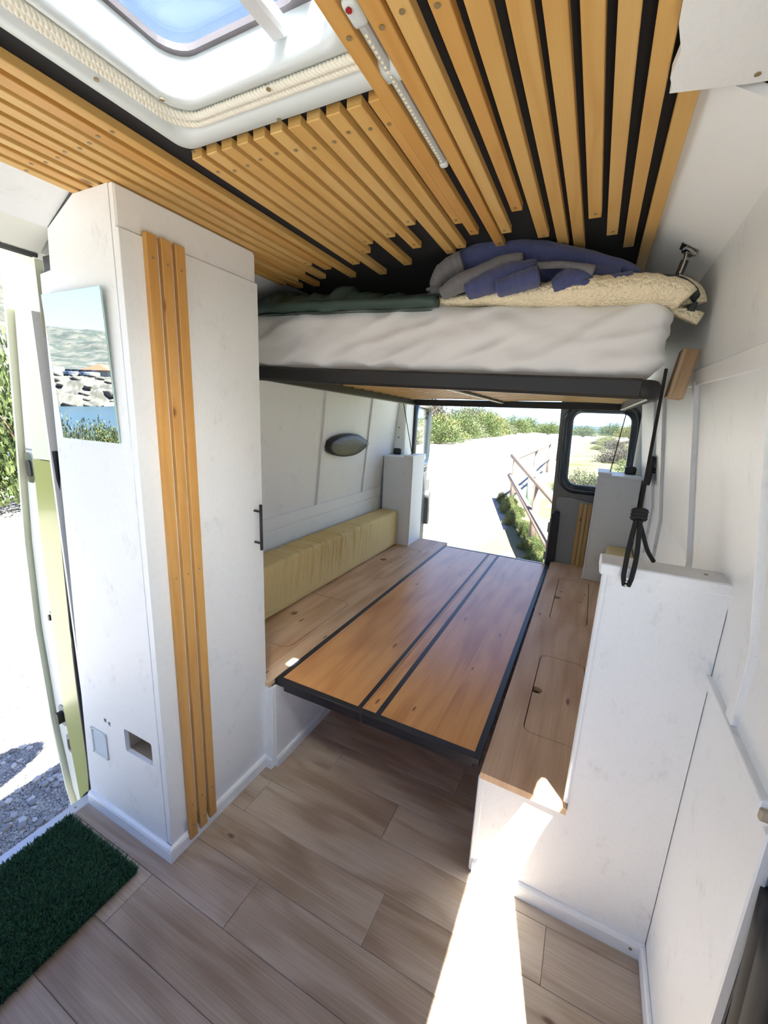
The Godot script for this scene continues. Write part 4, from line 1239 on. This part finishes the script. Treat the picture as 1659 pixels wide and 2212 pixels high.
# ---------------------------------------------------------------- small things
func rope_along(called: String, pts: Array, r: float, n: int, at: Vector3, label: String) -> MeshInstance3D:
	var st := mb()
	tube(st, smooth_path(pts, n), r, 7)
	return solo(called, smoothed(st), M.black_rope, at, label, "rope", "black bed ropes")
func build_small_things() -> void:
	# led tube between two slats
	var led := thing("led_light", "slim white battery LED tube clipped between ceiling slats", "light", Vector3(-0.345, 1.945, -0.73))
	var l0 := Vector3(-0.3455, 1.947, -0.555)
	var l1 := Vector3(-0.3455, 1.947, -0.915)
	var lb := mb()
	B(lb, Vector3(-0.3525, 1.942, -0.905), Vector3(-0.3385, 1.955, -0.575), 0.003)
	part(led, "body", lb, M.led_body)
	for e in [[-0.580, -0.54, 0.0105], [-0.918, -0.903, 0.0085]]:
		var c := mb()
		pillow(c, Vector3(e[2], 0.0075, (e[1] - e[0]) * 0.5), 0.005, Vector3i(5, 4, 6), Transform3D(Basis(), Vector3(-0.3455, 1.9475, (e[0] + e[1]) * 0.5)))
		var eo := part(led, "end_cap", smoothed(c), M.plastic_white)
		if e[2] > 0.01:
			part_mesh(eo, "button", disc_mesh(0.0045, 0.002), mat(Color(0.62, 0.12, 0.14), 0.4), Transform3D(Basis(), Vector3(-0.347, 1.9395, -0.549)), "small red button")
	var dots := mb()
	for k in 33:
		var z := -0.592 - 0.0094 * k
		B(dots, Vector3(-0.3475, 1.9408, z - 0.0022), Vector3(-0.3435, 1.9422, z + 0.0022), 0.0004)
	part(led, "diodes", dots, M.led_dot, "row of pale yellow diodes")
	# surfboard shaped plaque on the wall
	var pq := mb()
	var oval := PackedVector2Array()
	for i in 40:
		var t := TAU * i / 40.0
		var x := cos(t)
		var taper := 1.0 - 0.55 * pow(maxf(x, 0.0), 3.0)
		oval.append(Vector2(x * 0.27, sin(t) * 0.078 * taper))
	var pb := Basis(Vector3(0, 0, -1), Vector3(0.096, 0.995, 0).normalized(), Vector3(1, -0.096, 0).normalized())
	var po := Transform3D(pb, Vector3(-1.530, 1.247, -2.495))
	plate(pq, oval, po.origin, pb.x, pb.y, pb.z * 0.026, Vector2(3, 3))
	var dome := mb()
	dome.set_smooth_group(0)
	var rings := []
	for q in [[1.0, 0.026], [0.97, 0.034], [0.85, 0.040], [0.5, 0.044], [0.02, 0.045]]:
		var ring := []
		for p in oval: ring.append(po * Vector3(p.x * q[0], p.y * q[0], q[1]))
		rings.append(ring)
	for i in rings.size() - 1:
		for k in 40: quad(dome, rings[i][k], rings[i][(k + 1) % 40], rings[i + 1][(k + 1) % 40], rings[i + 1][k], Vector2(oval[k].x, oval[k].y) * 2.0, Vector2(oval[(k + 1) % 40].x, oval[(k + 1) % 40].y) * 2.0, Vector2(oval[(k + 1) % 40].x, oval[(k + 1) % 40].y) * 1.9, Vector2(oval[k].x, oval[k].y) * 1.9)
	var pt := thing("surfboard_plaque", "dark stained surfboard shaped plaque fixed to the panelled wall", "plaque", po.origin)
	part(pt, "rim", pq, M.black)
	part(pt, "face", smoothed(dome), M.plaque)
	for x in [-0.20, 0.235]: part_mesh(pt, "screw", disc_mesh(0.007, 0.006), M.chrome, Transform3D(pb * Basis(Vector3.RIGHT, PI / 2), po * Vector3(x, 0.0, 0.037)))
	# cleat on the opposite wall with the bed rope, knot and hook
	var cl := thing("rope_cleat", "dark wooden oval cleat standing off the white wall", "cleat", atx(1400, 1015, 0.275))
	var cb := mb()
	var cc := atx(1404, 1016, 0.272)
	pillow(cb, Vector3(0.009, 0.074, 0.045), 0.0085, Vector3i(4, 10, 8), Transform3D(Basis(), cc))
	part(cl, "plate", smoothed(cb), M.black)
	var cs := mb()
	tube(cs, [cc, Vector3(0.318, cc.y, cc.z)], 0.014, 8)
	part(cl, "stem", smoothed(cs), M.black)
	var top := Vector3(0.140, 1.60, -1.345)
	var mid := atz(1404, 985, -1.24)
	var knot := atz(1381, 1112, -1.115)
	var hook := atz(1353, 1262, -1.090)
	rope_along("black_rope", [top, mid, knot], 0.0042, 24, knot, "black rope running from the bed corner down to the knot by the partition")
	var kn := mb()
	for k in 3:
		var pts := []
		for i in 13:
			var a := TAU * i / 12.0
			pts.append(knot + Vector3(cos(a) * 0.013, (k - 1) * 0.008 + sin(a) * 0.006, sin(a) * 0.011))
		tube(kn, pts, 0.0055, 7)
	var d0 := knot + Vector3(0, -0.01, 0)
	for s in [-1.0, 1.0]:
		tube(kn, smooth_path([d0 + Vector3(0.004 * s, 0, 0), (d0 + hook) * 0.5 + Vector3(0.009 * s, 0, 0.004), hook + Vector3(0.0085 * s, 0.02, 0), hook + Vector3(0.004 * s, -0.004, 0)], 16), 0.0055, 7)
	tube(kn, smooth_path([d0, atz(1388, 1150, -1.125), atz(1399, 1190, -1.14), atz(1412, 1213, -1.15)], 14), 0.0050, 7)
	solo("knotted_rope", smoothed(kn), M.black_rope, hook, "knotted black rope loop hooked over the tall white partition", "rope", "black bed ropes")
	var hk := mb()
	tube(hk, smooth_path([hook + Vector3(-0.004, -0.002, -0.037), hook + Vector3(-0.004, -0.004, 0.002), hook + Vector3(-0.002, 0.0, 0.009), hook + Vector3(-0.002, 0.012, 0.009)], 12), 0.0028, 7)
	solo("rope_hook", smoothed(hk), M.chrome, hook, "small chrome hook holding the rope loop on the partition", "hook")
	rope_along("bed_rope", [Vector3(-1.372, 1.598, -3.05), Vector3(-1.327, 1.15, -3.2)], 0.003, 4, Vector3(-1.33, 1.15, -3.2), "thin black rope from the bed to the box by the open door")
	rope_along("bed_rope", [Vector3(0.155, 1.57, -3.05), Vector3(0.122, 1.15, -3.2)], 0.003, 4, Vector3(0.12, 1.15, -3.2), "thin black rope from the bed to the box by the closed door")
	# wooden block on the wall
	var bk := mb()
	beam(bk, Vector3(0.193, 1.538, -1.55), Vector3(0.211, 1.674, -1.55), 0.042, 0.070, 0.002, Vector3(0, 0, 1), Vector2(0.2, 0.3))
	solo("wood_block", bk, M.block, Vector3(0.2, 1.54, -1.55), "rough wooden block with a dark knot beside the bed corner", "block")
	# toggle latch on the side board
	var lt := thing("toggle_latch", "chrome toggle latch on the white board above the bed", "latch", Vector3(0.145, 1.90, -1.43))
	var lbase := Vector3(0.150, 1.9065, -1.43)
	var nrm := Vector3(-0.505, -0.863, 0).normalized()
	var plt := mb()
	beam(plt, lbase + Vector3(0, 0, -0.022), lbase + Vector3(0, 0, 0.022), 0.045, 0.004, 0.001, nrm)
	beam(plt, lbase + nrm * 0.004 + Vector3(0.0, 0, -0.02), lbase + nrm * 0.012 + Vector3(0.012, 0, 0.016), 0.030, 0.010, 0.003, nrm)
	part(lt, "plate", plt, M.chrome)
	for s in [-1.0, 1.0]:
		var ar := mb()
		tube(ar, smooth_path([lbase + nrm * 0.008 + Vector3(0, 0, 0.008 * s), lbase + Vector3(-0.006, -0.030, 0.009 * s), lbase + Vector3(-0.012, -0.060, 0.009 * s)], 8), 0.0035, 7)
		part(lt, "arm", smoothed(ar), M.chrome)
	var lv := mb()
	beam(lv, lbase + Vector3(-0.004, -0.025, 0), lbase + Vector3(-0.013, -0.066, 0), 0.018, 0.005, 0.002, Vector3(0, 0, 1))
	part(lt, "lever", lv, M.black)
	# grass mat at the step
	var gm := thing("grass_mat", "dark green artificial grass mat by the step", "mat", Vector3(-1.3, 0, -0.3))
	var bm := mb()
	B(bm, Vector3(-1.488, 0.0005, -0.606), Vector3(-1.112, 0.007, 0.05), 0.002)
	part(gm, "backing", bm, M.mat_base)
	var blade := mb()
	blade.set_color(Color(1, 1, 1))
	tri(blade, Vector3(-0.0011, 0, 0), Vector3(0.0011, 0, 0), Vector3(0.0011, 0.011, 0.004))
	tri(blade, Vector3(-0.0011, 0, 0), Vector3(0.0011, 0.011, 0.004), Vector3(-0.0009, 0.011, 0.004))
	tri(blade, Vector3(-0.0009, 0.011, 0.004), Vector3(0.0011, 0.011, 0.004), Vector3(0.0, 0.018, 0.011))
	var mm := MultiMesh.new()
	mm.transform_format = MultiMesh.TRANSFORM_3D
	mm.use_colors = true
	mm.mesh = blade.commit()
	mm.instance_count = 46000
	var r := RandomNumberGenerator.new()
	r.seed = 77
	for i in mm.instance_count:
		var p := Vector3(r.randf_range(-1.490, -1.110), 0.006, r.randf_range(-0.610, -0.02))
		var b := Basis(Vector3.UP, r.randf() * TAU) * Basis(Vector3.RIGHT, r.randf_range(-0.5, 0.6)) * Basis.from_scale(Vector3(r.randf_range(0.9, 1.7), r.randf_range(0.6, 1.15), 1.0))
		mm.set_instance_transform(i, Transform3D(b, p))
		var t := r.randf()
		mm.set_instance_color(i, Color(0.008, 0.050, 0.016).lerp(Color(0.030, 0.150, 0.048), t * t))
	var mi := MultiMeshInstance3D.new()
	mi.name = "pile"
	mi.multimesh = mm
	mi.material_override = M.blade
	mi.set_meta("kind", "stuff")
	gm.add_child(mi)
	mi.transform = gm.global_transform.affine_inverse()

# ---------------------------------------------------------------- outside
func leaf_mesh(sd: int, n: int, size: float, dark: Color, light: Color, shape: Callable) -> ArrayMesh:
	var r := RandomNumberGenerator.new()
	r.seed = sd
	var v := PackedVector3Array()
	var nn := PackedVector3Array()
	var c := PackedColorArray()
	for i in n:
		var p: Vector3 = shape.call(r)
		var out := Vector3(p.x, p.y * 0.6 + 0.1, p.z).normalized()
		var x := Vector3(r.randf_range(-1, 1), r.randf_range(-1, 1), r.randf_range(-1, 1)).cross(out).normalized()
		var y := (out + x.cross(out) * r.randf_range(-0.8, 0.8) + Vector3(r.randf_range(-0.6, 0.6), r.randf_range(-0.2, 0.6), r.randf_range(-0.6, 0.6))).normalized()
		var s := size * r.randf_range(0.6, 1.3)
		var col := dark.lerp(light, pow(r.randf(), 1.4))
		var nrm := x.cross(y).normalized()
		for q in [p - x * s * 0.5, p + y * s * 1.3, p + x * s * 0.5]:
			v.append(q)
			nn.append(nrm)
			c.append(col)
	var a := []
	a.resize(Mesh.ARRAY_MAX)
	a[Mesh.ARRAY_VERTEX] = v
	a[Mesh.ARRAY_NORMAL] = nn
	a[Mesh.ARRAY_COLOR] = c
	var m := ArrayMesh.new()
	m.add_surface_from_arrays(Mesh.PRIMITIVE_TRIANGLES, a)
	return m
func make_bush(kind: int, label: String, group: String) -> Node3D:
	var o := thing("bush", label, "bush", Vector3.ZERO, group)
	var nz := noise(700 + kind, 1.0, 3)
	var shape := func(r: RandomNumberGenerator) -> Vector3:
		var d := Vector3(r.randfn(0, 1), absf(r.randfn(0, 1)), r.randfn(0, 1)).normalized()
		var k := 1.0 + 0.45 * nz.get_noise_3dv(d * 2.2) + 0.25 * nz.get_noise_3dv(d * 6.0 + Vector3.ONE * 9.0)
		var t := pow(r.randf(), 0.35)
		return Vector3(d.x, d.y * 0.95, d.z) * k * t + Vector3(0, 0.08, 0)
	var tones := [[Color(0.022, 0.040, 0.010), Color(0.125, 0.165, 0.045)], [Color(0.030, 0.040, 0.018), Color(0.150, 0.165, 0.085)], [Color(0.032, 0.028, 0.020), Color(0.130, 0.115, 0.085)], [Color(0.045, 0.060, 0.014), Color(0.200, 0.205, 0.062)]]
	part_mesh(o, "foliage", leaf_mesh(900 + kind, 11000, 0.040, tones[kind][0], tones[kind][1], shape), M.leaf)
	var st := mb()
	var r := RandomNumberGenerator.new()
	r.seed = 40 + kind
	for k in 7:
		var a := r.randf() * TAU
		var e := Vector3(cos(a) * r.randf_range(0.3, 0.75), r.randf_range(0.5, 0.9), sin(a) * r.randf_range(0.3, 0.75))
		tube(st, [Vector3(0, -0.1, 0), e * 0.5 + Vector3(0, 0.08, 0), e], [0.035, 0.022, 0.008], 5)
	part(o, "stems", smoothed(st), M.bark)
	return o
func build_outside() -> void:
	var r := RandomNumberGenerator.new()
	r.seed = 5
	# sandy ground the van stands on
	var gd := mb()
	plate(gd, V2([-14, -6, -22, -22, -26, -70, -40, -115, 60, -115, 60, 30, 12, 30, -2, 16, -11.5, 9, -11.5, -3]), Vector3(0, GROUND, 0), AX, AZ, Vector3(0, -6, 0))
	solo("ground", gd, M.ground, Vector3(0, GROUND, -20), "pale sandy gravel ground and track around the van", "ground", "", "structure")
	# green verge on the far side of the fence
	var vg := mb()
	var vn := noise(801, 0.35, 3)
	vg.set_smooth_group(0)
	for i in 60:
		for j in 46:
			var cs := []
			for q in [[0, 0], [1, 0], [1, 1], [0, 1]]:
				var x: float = -1.1 + (i + q[0]) * 0.42
				var z: float = -4.6 - (j + q[1]) * 1.25
				x += 0.25 * clampf((z + 11.0) / 6.0, -1.0, 1.0) * -4.0 * (1.0 - float(i + q[0]) / 60.0) * 0.5 - (0.6 if z < -10.0 else 0.0)
				cs.append(Vector3(x, GROUND + 0.04 + 0.10 * (vn.get_noise_2d(x, z) + 0.4) * minf((i + q[0]) * 0.3, 1.0), z))
			var t := clampf(0.5 + vn.get_noise_2d(cs[0].x * 2.0, cs[0].z * 2.0), 0.0, 1.0)
			vg.set_color(Color(0.060, 0.075, 0.022).lerp(Color(0.170, 0.155, 0.075), t))
			quad(vg, cs[3], cs[2], cs[1], cs[0])
	solo("grass_verge", smoothed(vg), M.land, Vector3(3, GROUND, -20), "rough grassy verge behind the log fence", "verge", "", "structure")
	# sea
	var se := mb()
	plate(se, V2([-1500, -1500, 1500, -1500, 1500, 1500, -1500, 1500]), Vector3(0, -2.2, 0), AX, AZ, Vector3(0, -0.5, 0))
	solo("sea", se, M.sea, Vector3(0, -2.2, 0), "blue sea beyond the scrub", "sea", "", "structure")
	# hillside across the inlet
	var hn := noise(811, 1.0, 5)
	var at_hill := func(u: float, v: float) -> Vector3:
		var az := lerpf(-0.60, 1.15, u)                       # angle from -x towards +z
		var d := lerpf(104.0, 900.0, pow(v, 1.6))
		var p := Vector3(-cos(az), 0, sin(az)) * d
		var shore := lerpf(-3.2, 4.3, smoothstep(104.0, 132.0, d))
		var ridge := lerpf(0.205, 0.098, smoothstep(-0.35, 0.48, az)) * lerpf(1.0, 0.6, smoothstep(0.50, 1.0, az))
		var hgt := shore + maxf(0.0, d - 165.0) / 735.0 * ridge * 900.0 * pow(smoothstep(150.0, 820.0, d), 0.35)
		hgt += hn.get_noise_2d(p.x * 0.01, p.z * 0.01) * 9.0 * smoothstep(220.0, 500.0, d) + hn.get_noise_2d(p.x * 0.12, p.z * 0.12) * 1.6 * (1.0 - smoothstep(118.0, 134.0, d))
		return Vector3(p.x, hgt, p.z)
	var land := func(v0: float, v1: float, nu: int, nv: int, dark: Color, light: Color, fine: float) -> SurfaceTool:
		var st := mb()
		for i in nu + 1:
			for j in nv + 1:
				var a: Vector3 = at_hill.call(float(i) / nu, lerpf(v0, v1, float(j) / nv))
				var t := hn.get_noise_2d(a.x * fine, a.z * fine) + 0.7 * hn.get_noise_2d(a.x * fine * 4.0, a.z * fine * 4.0)
				st.set_color(dark.lerp(light, clampf(0.45 + t * 1.5, 0, 1)))
				st.add_vertex(a)
		for i in nu:
			for j in nv:
				var q := i * (nv + 1) + j
				for k in [q, q + 1, q + nv + 2, q, q + nv + 2, q + nv + 1]: st.add_index(k)
		st.generate_normals()
		return st
	var split := pow((136.0 - 104.0) / 796.0, 1.0 / 1.6)
	solo("rocky_shore", land.call(0.0, split, 500, 30, Color(0.050, 0.044, 0.034), Color(0.125, 0.112, 0.090), 0.30), M.land, Vector3(-105, -2, 60), "bare pale rock shore rising from the inlet", "shore", "", "structure")
	solo("hill", land.call(split, 1.0, 400, 130, Color(0.020, 0.028, 0.020), Color(0.080, 0.072, 0.055), 0.035), M.land, Vector3(-300, 0, 100), "scrubby rocky hillside across the blue inlet", "hill", "", "structure")
	# rocks along the far shore
	var rocks := []
	for k in 150:
		var az := lerpf(0.42, 0.60, r.randf())
		var d := r.randf_range(107.0, 131.0)
		var p := Vector3(-cos(az) * d, lerpf(-3.2, 4.3, smoothstep(104.0, 132.0, d)) + 0.1, sin(az) * d)
		var sc := r.randf_range(0.45, 1.1)
		var free := true
		for q in rocks:
			if Vector2(p.x - q[0], p.z - q[1]).length() < 2.0 * (sc + q[2]): free = false
		if not free: continue
		rocks.append([p.x, p.z, sc])
		var st := mb()
		var sd := r.randf() * 99.0
		pillow(st, Vector3.ONE, 0.9, Vector3i(4, 4, 4), Transform3D(Basis(Vector3.UP, r.randf() * TAU), p), func(q: Vector3, n: Vector3) -> Vector3: return (q + n * 0.5 * hn.get_noise_3d(q.x * 1.5 + sd, q.y * 1.5, q.z * 1.5)) * Vector3(1.6, 0.8, 1.2) * sc)
		solo("shore_rock", smoothed(st), M.rock, p, "pale rock on the far shore of the inlet", "rock", "rocks on the far shore")
	# house and cars on the far shore, seen in the mirror
	var hp := Vector3(-cos(0.532) * 150.0, 4.2, sin(0.532) * 150.0)
	var ho := thing("house", "low house with an orange tiled roof across the inlet", "house", hp)
	var yaw := Basis(Vector3.UP, -0.532)
	var wl := mb()
	cbox(wl, Transform3D(yaw, hp + Vector3(0, 1.0, 0)), Vector3(3, 1.2, 4.2), 0.02)
	part(ho, "walls", wl, M.plaster)
	var rf := mb()
	var rp := [Vector3(-4, 2.1, -5.4), Vector3(4, 2.1, -5.4), Vector3(4, 2.1, 5.4), Vector3(-4, 2.1, 5.4), Vector3(0, 3.9, -2.4), Vector3(0, 3.9, 2.4)]
	for i in rp.size(): rp[i] = hp + yaw * rp[i]
	quad(rf, rp[1], rp[2], rp[5], rp[4])
	quad(rf, rp[3], rp[0], rp[4], rp[5])
	tri(rf, rp[0], rp[1], rp[4])
	tri(rf, rp[2], rp[3], rp[5])
	quad(rf, rp[0], rp[3], rp[2], rp[1])
	part(ho, "roof", rf, M.roof_tile)
	for k in 3:
		var wn := mb()
		cbox(wn, Transform3D(yaw, hp + yaw * Vector3(3.02, 1.1, -2.5 + 2.5 * k)), Vector3(0.05, 0.45, 0.4), 0.01)
		part(ho, "window", wn, M.car_glass)
	for k in 5:
		var az: float = [0.462, 0.478, 0.489, 0.500, 0.511][k]
		var cp := Vector3(-cos(az) * 138.0, 4.3, sin(az) * 138.0)
		var cb := Basis(Vector3.UP, -az)
		var ca := thing("parked_car", ["white parked van on the far shore", "small dark parked car beside the white van on the far shore", "grey parked car between dark ones on the far shore", "dark parked car next to the orange roofed house", "white parked car next to the orange roofed house"][k], "car", cp)
		var body := mb()
		cbox(body, Transform3D(cb, cp + Vector3(0, 0.75, 0)), Vector3(0.85, 0.45, 2.0), 0.15)
		part(ca, "body", body, M.car_dark if k in [1, 3] else M.car_white)
		var cab := mb()
		cbox(cab, Transform3D(cb, cp + cb * Vector3(0, 1.4 if k > 0 else 1.6, -0.2)), Vector3(0.75, 0.35 if k > 0 else 0.6, 1.2), 0.2)
		part(ca, "cabin", cab, M.car_glass if k > 0 else M.car_white)
		for q in [[-0.8, -1.25], [0.8, -1.25], [-0.8, 1.25], [0.8, 1.25]]:
			var wm := CylinderMesh.new()
			wm.top_radius = 0.34; wm.bottom_radius = 0.34; wm.height = 0.2; wm.radial_segments = 12; wm.rings = 0
			part_mesh(ca, "wheel", wm, M.black, Transform3D(cb * Basis(Vector3.BACK, PI / 2), cp + cb * Vector3(q[0], 0.34, q[1])))
	# bushes: a few kinds, copied
	var kinds := []
	var base_labels := ["bright green leafy bush", "grey green bush", "dry brown thorny bush", "yellow green flowering bush"]
	var spots := []
	var place_bush := func(k: int, p: Vector3, s: Vector3, label: String, group: String) -> void:
		var rad := maxf(s.x, s.z)
		for q in spots:
			if Vector2(p.x - q[0], p.z - q[1]).length() < 0.80 * (rad + q[2]): return
		spots.append([p.x, p.z, rad])
		var o: Node3D
		if kinds.size() <= k or kinds[k] == null:
			while kinds.size() <= k: kinds.append(null)
			o = make_bush(k, label, group)
			kinds[k] = o
		else:
			o = kinds[k].duplicate()
			o.name = numbered("bush")
			add_child(o)
			o.set_meta("label", label)
			o.set_meta("group", group)
		o.position = p
		o.rotation.y = r.randf() * TAU
		o.scale = s
	# rear, beyond the track
	for i in 60:
		var t := i / 59.0
		var z := lerpf(-16.0, -78.0, pow(t, 0.9))
		var x := -11.5 - r.randf() * 2.5 - maxf(0.0, -z - 40.0) * 0.02
		var hgt := r.randf_range(1.7, 3.2)
		var k: int = [0, 3, 2, 0, 1, 3][i % 6]
		place_bush.call(k, Vector3(x, GROUND, z), Vector3(r.randf_range(1.8, 2.8), hgt, r.randf_range(1.8, 2.8)), base_labels[k] + " at the edge of the track behind the van", "bushes along the track")
	for i in 50:
		var z := r.randf_range(-25.0, -75.0)
		var k: int = [2, 1, 2, 0][i % 4]
		place_bush.call(k, Vector3(-16.5 - r.randf() * 4.0, GROUND, z), Vector3(3, r.randf_range(3.2, 4.6), 3), "tall " + base_labels[k] + " in the thicket behind the track", "thicket behind the track")
	for i in 26:
		var x := lerpf(-12.0, 22.0, i / 25.0) + r.randf_range(-0.6, 0.6)
		var k: int = [0, 3, 1, 0][i % 4]
		place_bush.call(k, Vector3(x, GROUND, -84.0 - r.randf() * 8.0), Vector3(2.6, r.randf_range(1.8, 3.0), 2.4), base_labels[k] + " beyond the bend of the track", "bushes beyond the bend")
	# scrub behind the fence
	for i in 34:
		var z := lerpf(-9.0, -60.0, pow(i / 33.0, 1.2))
		var x := r.randf_range(-0.3, 2.2) + (-z - 9.0) * r.randf_range(0.0, 0.22)
		var k: int = [1, 0, 3, 1, 2][i % 5]
		place_bush.call(k, Vector3(x, GROUND, z), Vector3.ONE * r.randf_range(0.5, 1.1) * Vector3(1.2, 0.8, 1.2), "low " + base_labels[k] + " in the scrub behind the log fence", "scrub behind the log fence")
	# grassy clumps along the fence foot
	for i in 22:
		var t := i / 21.0
		var p := Vector3(-1.95, GROUND, -11.2).lerp(Vector3(-0.25, GROUND, -5.4), t) + Vector3(r.randf_range(-0.1, 0.15), 0, 0)
		place_bush.call([0, 3][i % 2], p, Vector3(0.17, r.randf_range(0.16, 0.30), 0.17), "small %s at the foot of the log fence" % base_labels[[0, 3][i % 2]], "clumps at the fence foot")
	# beside the sliding door, over the road
	for i in 16:
		var z := lerpf(-12.0, 0.5, i / 15.0)
		var k: int = [3, 0, 3, 1][i % 4]
		place_bush.call(k, Vector3(-9.3 - r.randf() * 1.2, GROUND, z), Vector3(1.3, r.randf_range(2.2, 3.0) if z < -1.0 else 1.3, 1.3), base_labels[k] + " across the road from the sliding door", "bushes across the road")
	for i in 9:
		var z := lerpf(1.6, 9.0, i / 8.0)
		var k: int = [3, 0, 1, 3][i % 4]
		place_bush.call(k, Vector3(-9.5 - 0.5 * (i % 2), GROUND, z), Vector3(0.62, r.randf_range(1.22, 1.38), 0.62), "rounded " + base_labels[k] + " above the water, seen in the mirror", "bushes above the water")
	# surfboard on the roof bars, known only by its shadow on the road
	var sb := thing("roof_surfboard", "white surfboard carried on bars above the van roof", "surfboard", Vector3(-1.60, 2.03, 1.0))
	var board := PackedVector2Array()
	for i in 32:
		var a := TAU * i / 32.0
		board.append(Vector2(-1.64 + 0.25 * sin(a) * (1.0 - 0.15 * cos(a)), 1.30 - 0.95 * cos(a)))
	var bst := mb()
	plate(bst, board, Vector3(0, 2.43, 0), AX, AZ, Vector3(0, 0.05, 0))
	part(sb, "board", bst, M.cream)
	for z in [0.9, 1.35]:
		var bar := mb()
		beam(bar, Vector3(-1.85, 2.415, z), Vector3(-0.2, 2.415, z), 0.03, 0.02)
		beam(bar, Vector3(-1.15, 2.03, z), Vector3(-1.15, 2.41, z), 0.03, 0.03, 0.002, Vector3.RIGHT)
		beam(bar, Vector3(-0.3, 2.03, z), Vector3(-0.3, 2.41, z), 0.03, 0.03, 0.002, Vector3.RIGHT)
		part(sb, "roof_bar", bar, M.alu)
	# log fence
	var fence := thing("log_fence", "round log fence with two rails along the track", "fence", Vector3(-1.75, GROUND, -11.0))
	var logs := func(called: String, a: Vector3, b: Vector3, rad: float) -> void:
		var st := mb()
		tube(st, [a, b], rad, 10)
		part(fence, called, smoothed(st), M.log)
	logs.call("rail", Vector3(-1.82, 0.60, -11.1), Vector3(-0.10, 0.43, -5.0), 0.065)
	logs.call("rail", Vector3(-1.86, 0.08, -11.2), Vector3(-0.14, -0.16, -5.0), 0.065)
	logs.call("rail", Vector3(-1.68, 0.58, -11.0), Vector3(-1.62, 0.60, -14.4), 0.055)
	logs.call("rail", Vector3(-1.62, 0.60, -14.4), Vector3(-1.68, 0.60, -19.5), 0.055)
	logs.call("rail", Vector3(-1.68, 0.60, -19.5), Vector3(-1.8, 0.60, -26.0), 0.055)
	logs.call("rail", Vector3(-1.68, -0.05, -11.0), Vector3(-1.65, -0.02, -19.5), 0.05)
	for p in [[-1.72, -11.0], [-0.75, -7.4], [-1.62, -14.4], [-1.68, -19.5], [-1.8, -26.0]]:
		logs.call("post", Vector3(p[0], GROUND - 0.1, p[1]), Vector3(p[0], 0.62, p[1]), 0.06)
	var gp := mb()
	tube(gp, [Vector3(-1.20, GROUND, -10.2), Vector3(-1.20, 0.45, -10.2)], 0.075, 8)
	solo("marker_post", smoothed(gp), M.pale_green, Vector3(-1.2, GROUND, -10.2), "pale green marker post behind the log fence corner", "post")
	# stones by the step
	var smesh := mb()
	var sn := noise(821, 1.0, 2)
	smesh.set_color(Color(1, 1, 1))
	pillow(smesh, Vector3.ONE, 0.8, Vector3i(3, 3, 3), Transform3D(), func(q: Vector3, n: Vector3) -> Vector3: return (q + n * 0.35 * sn.get_noise_3dv(q * 1.3)) * Vector3(1.0, 0.6, 0.75))
	var mm := MultiMesh.new()
	mm.transform_format = MultiMesh.TRANSFORM_3D
	mm.use_colors = true
	mm.mesh = smoothed(smesh).commit()
	mm.instance_count = 9000
	for i in mm.instance_count:
		var x := r.randf_range(-4.6, -1.55)
		var z := r.randf_range(-2.6, 0.3)
		var s := 0.006 + 0.016 * pow(r.randf(), 3.0)
		mm.set_instance_transform(i, Transform3D(Basis(Vector3.UP, r.randf() * TAU) * Basis.from_scale(Vector3.ONE * s), Vector3(x, GROUND + s * 0.2, z)))
		var t := r.randf_range(0.20, 0.62)
		mm.set_instance_color(i, Color(t, t * 0.97, t * 0.92))
	var mi := MultiMeshInstance3D.new()
	mi.name = "gravel"
	mi.multimesh = mm
	mi.material_override = M.stone
	add_child(mi)
	tag(mi, "loose grey gravel stones on the ground below the step", "gravel", "", "stuff")
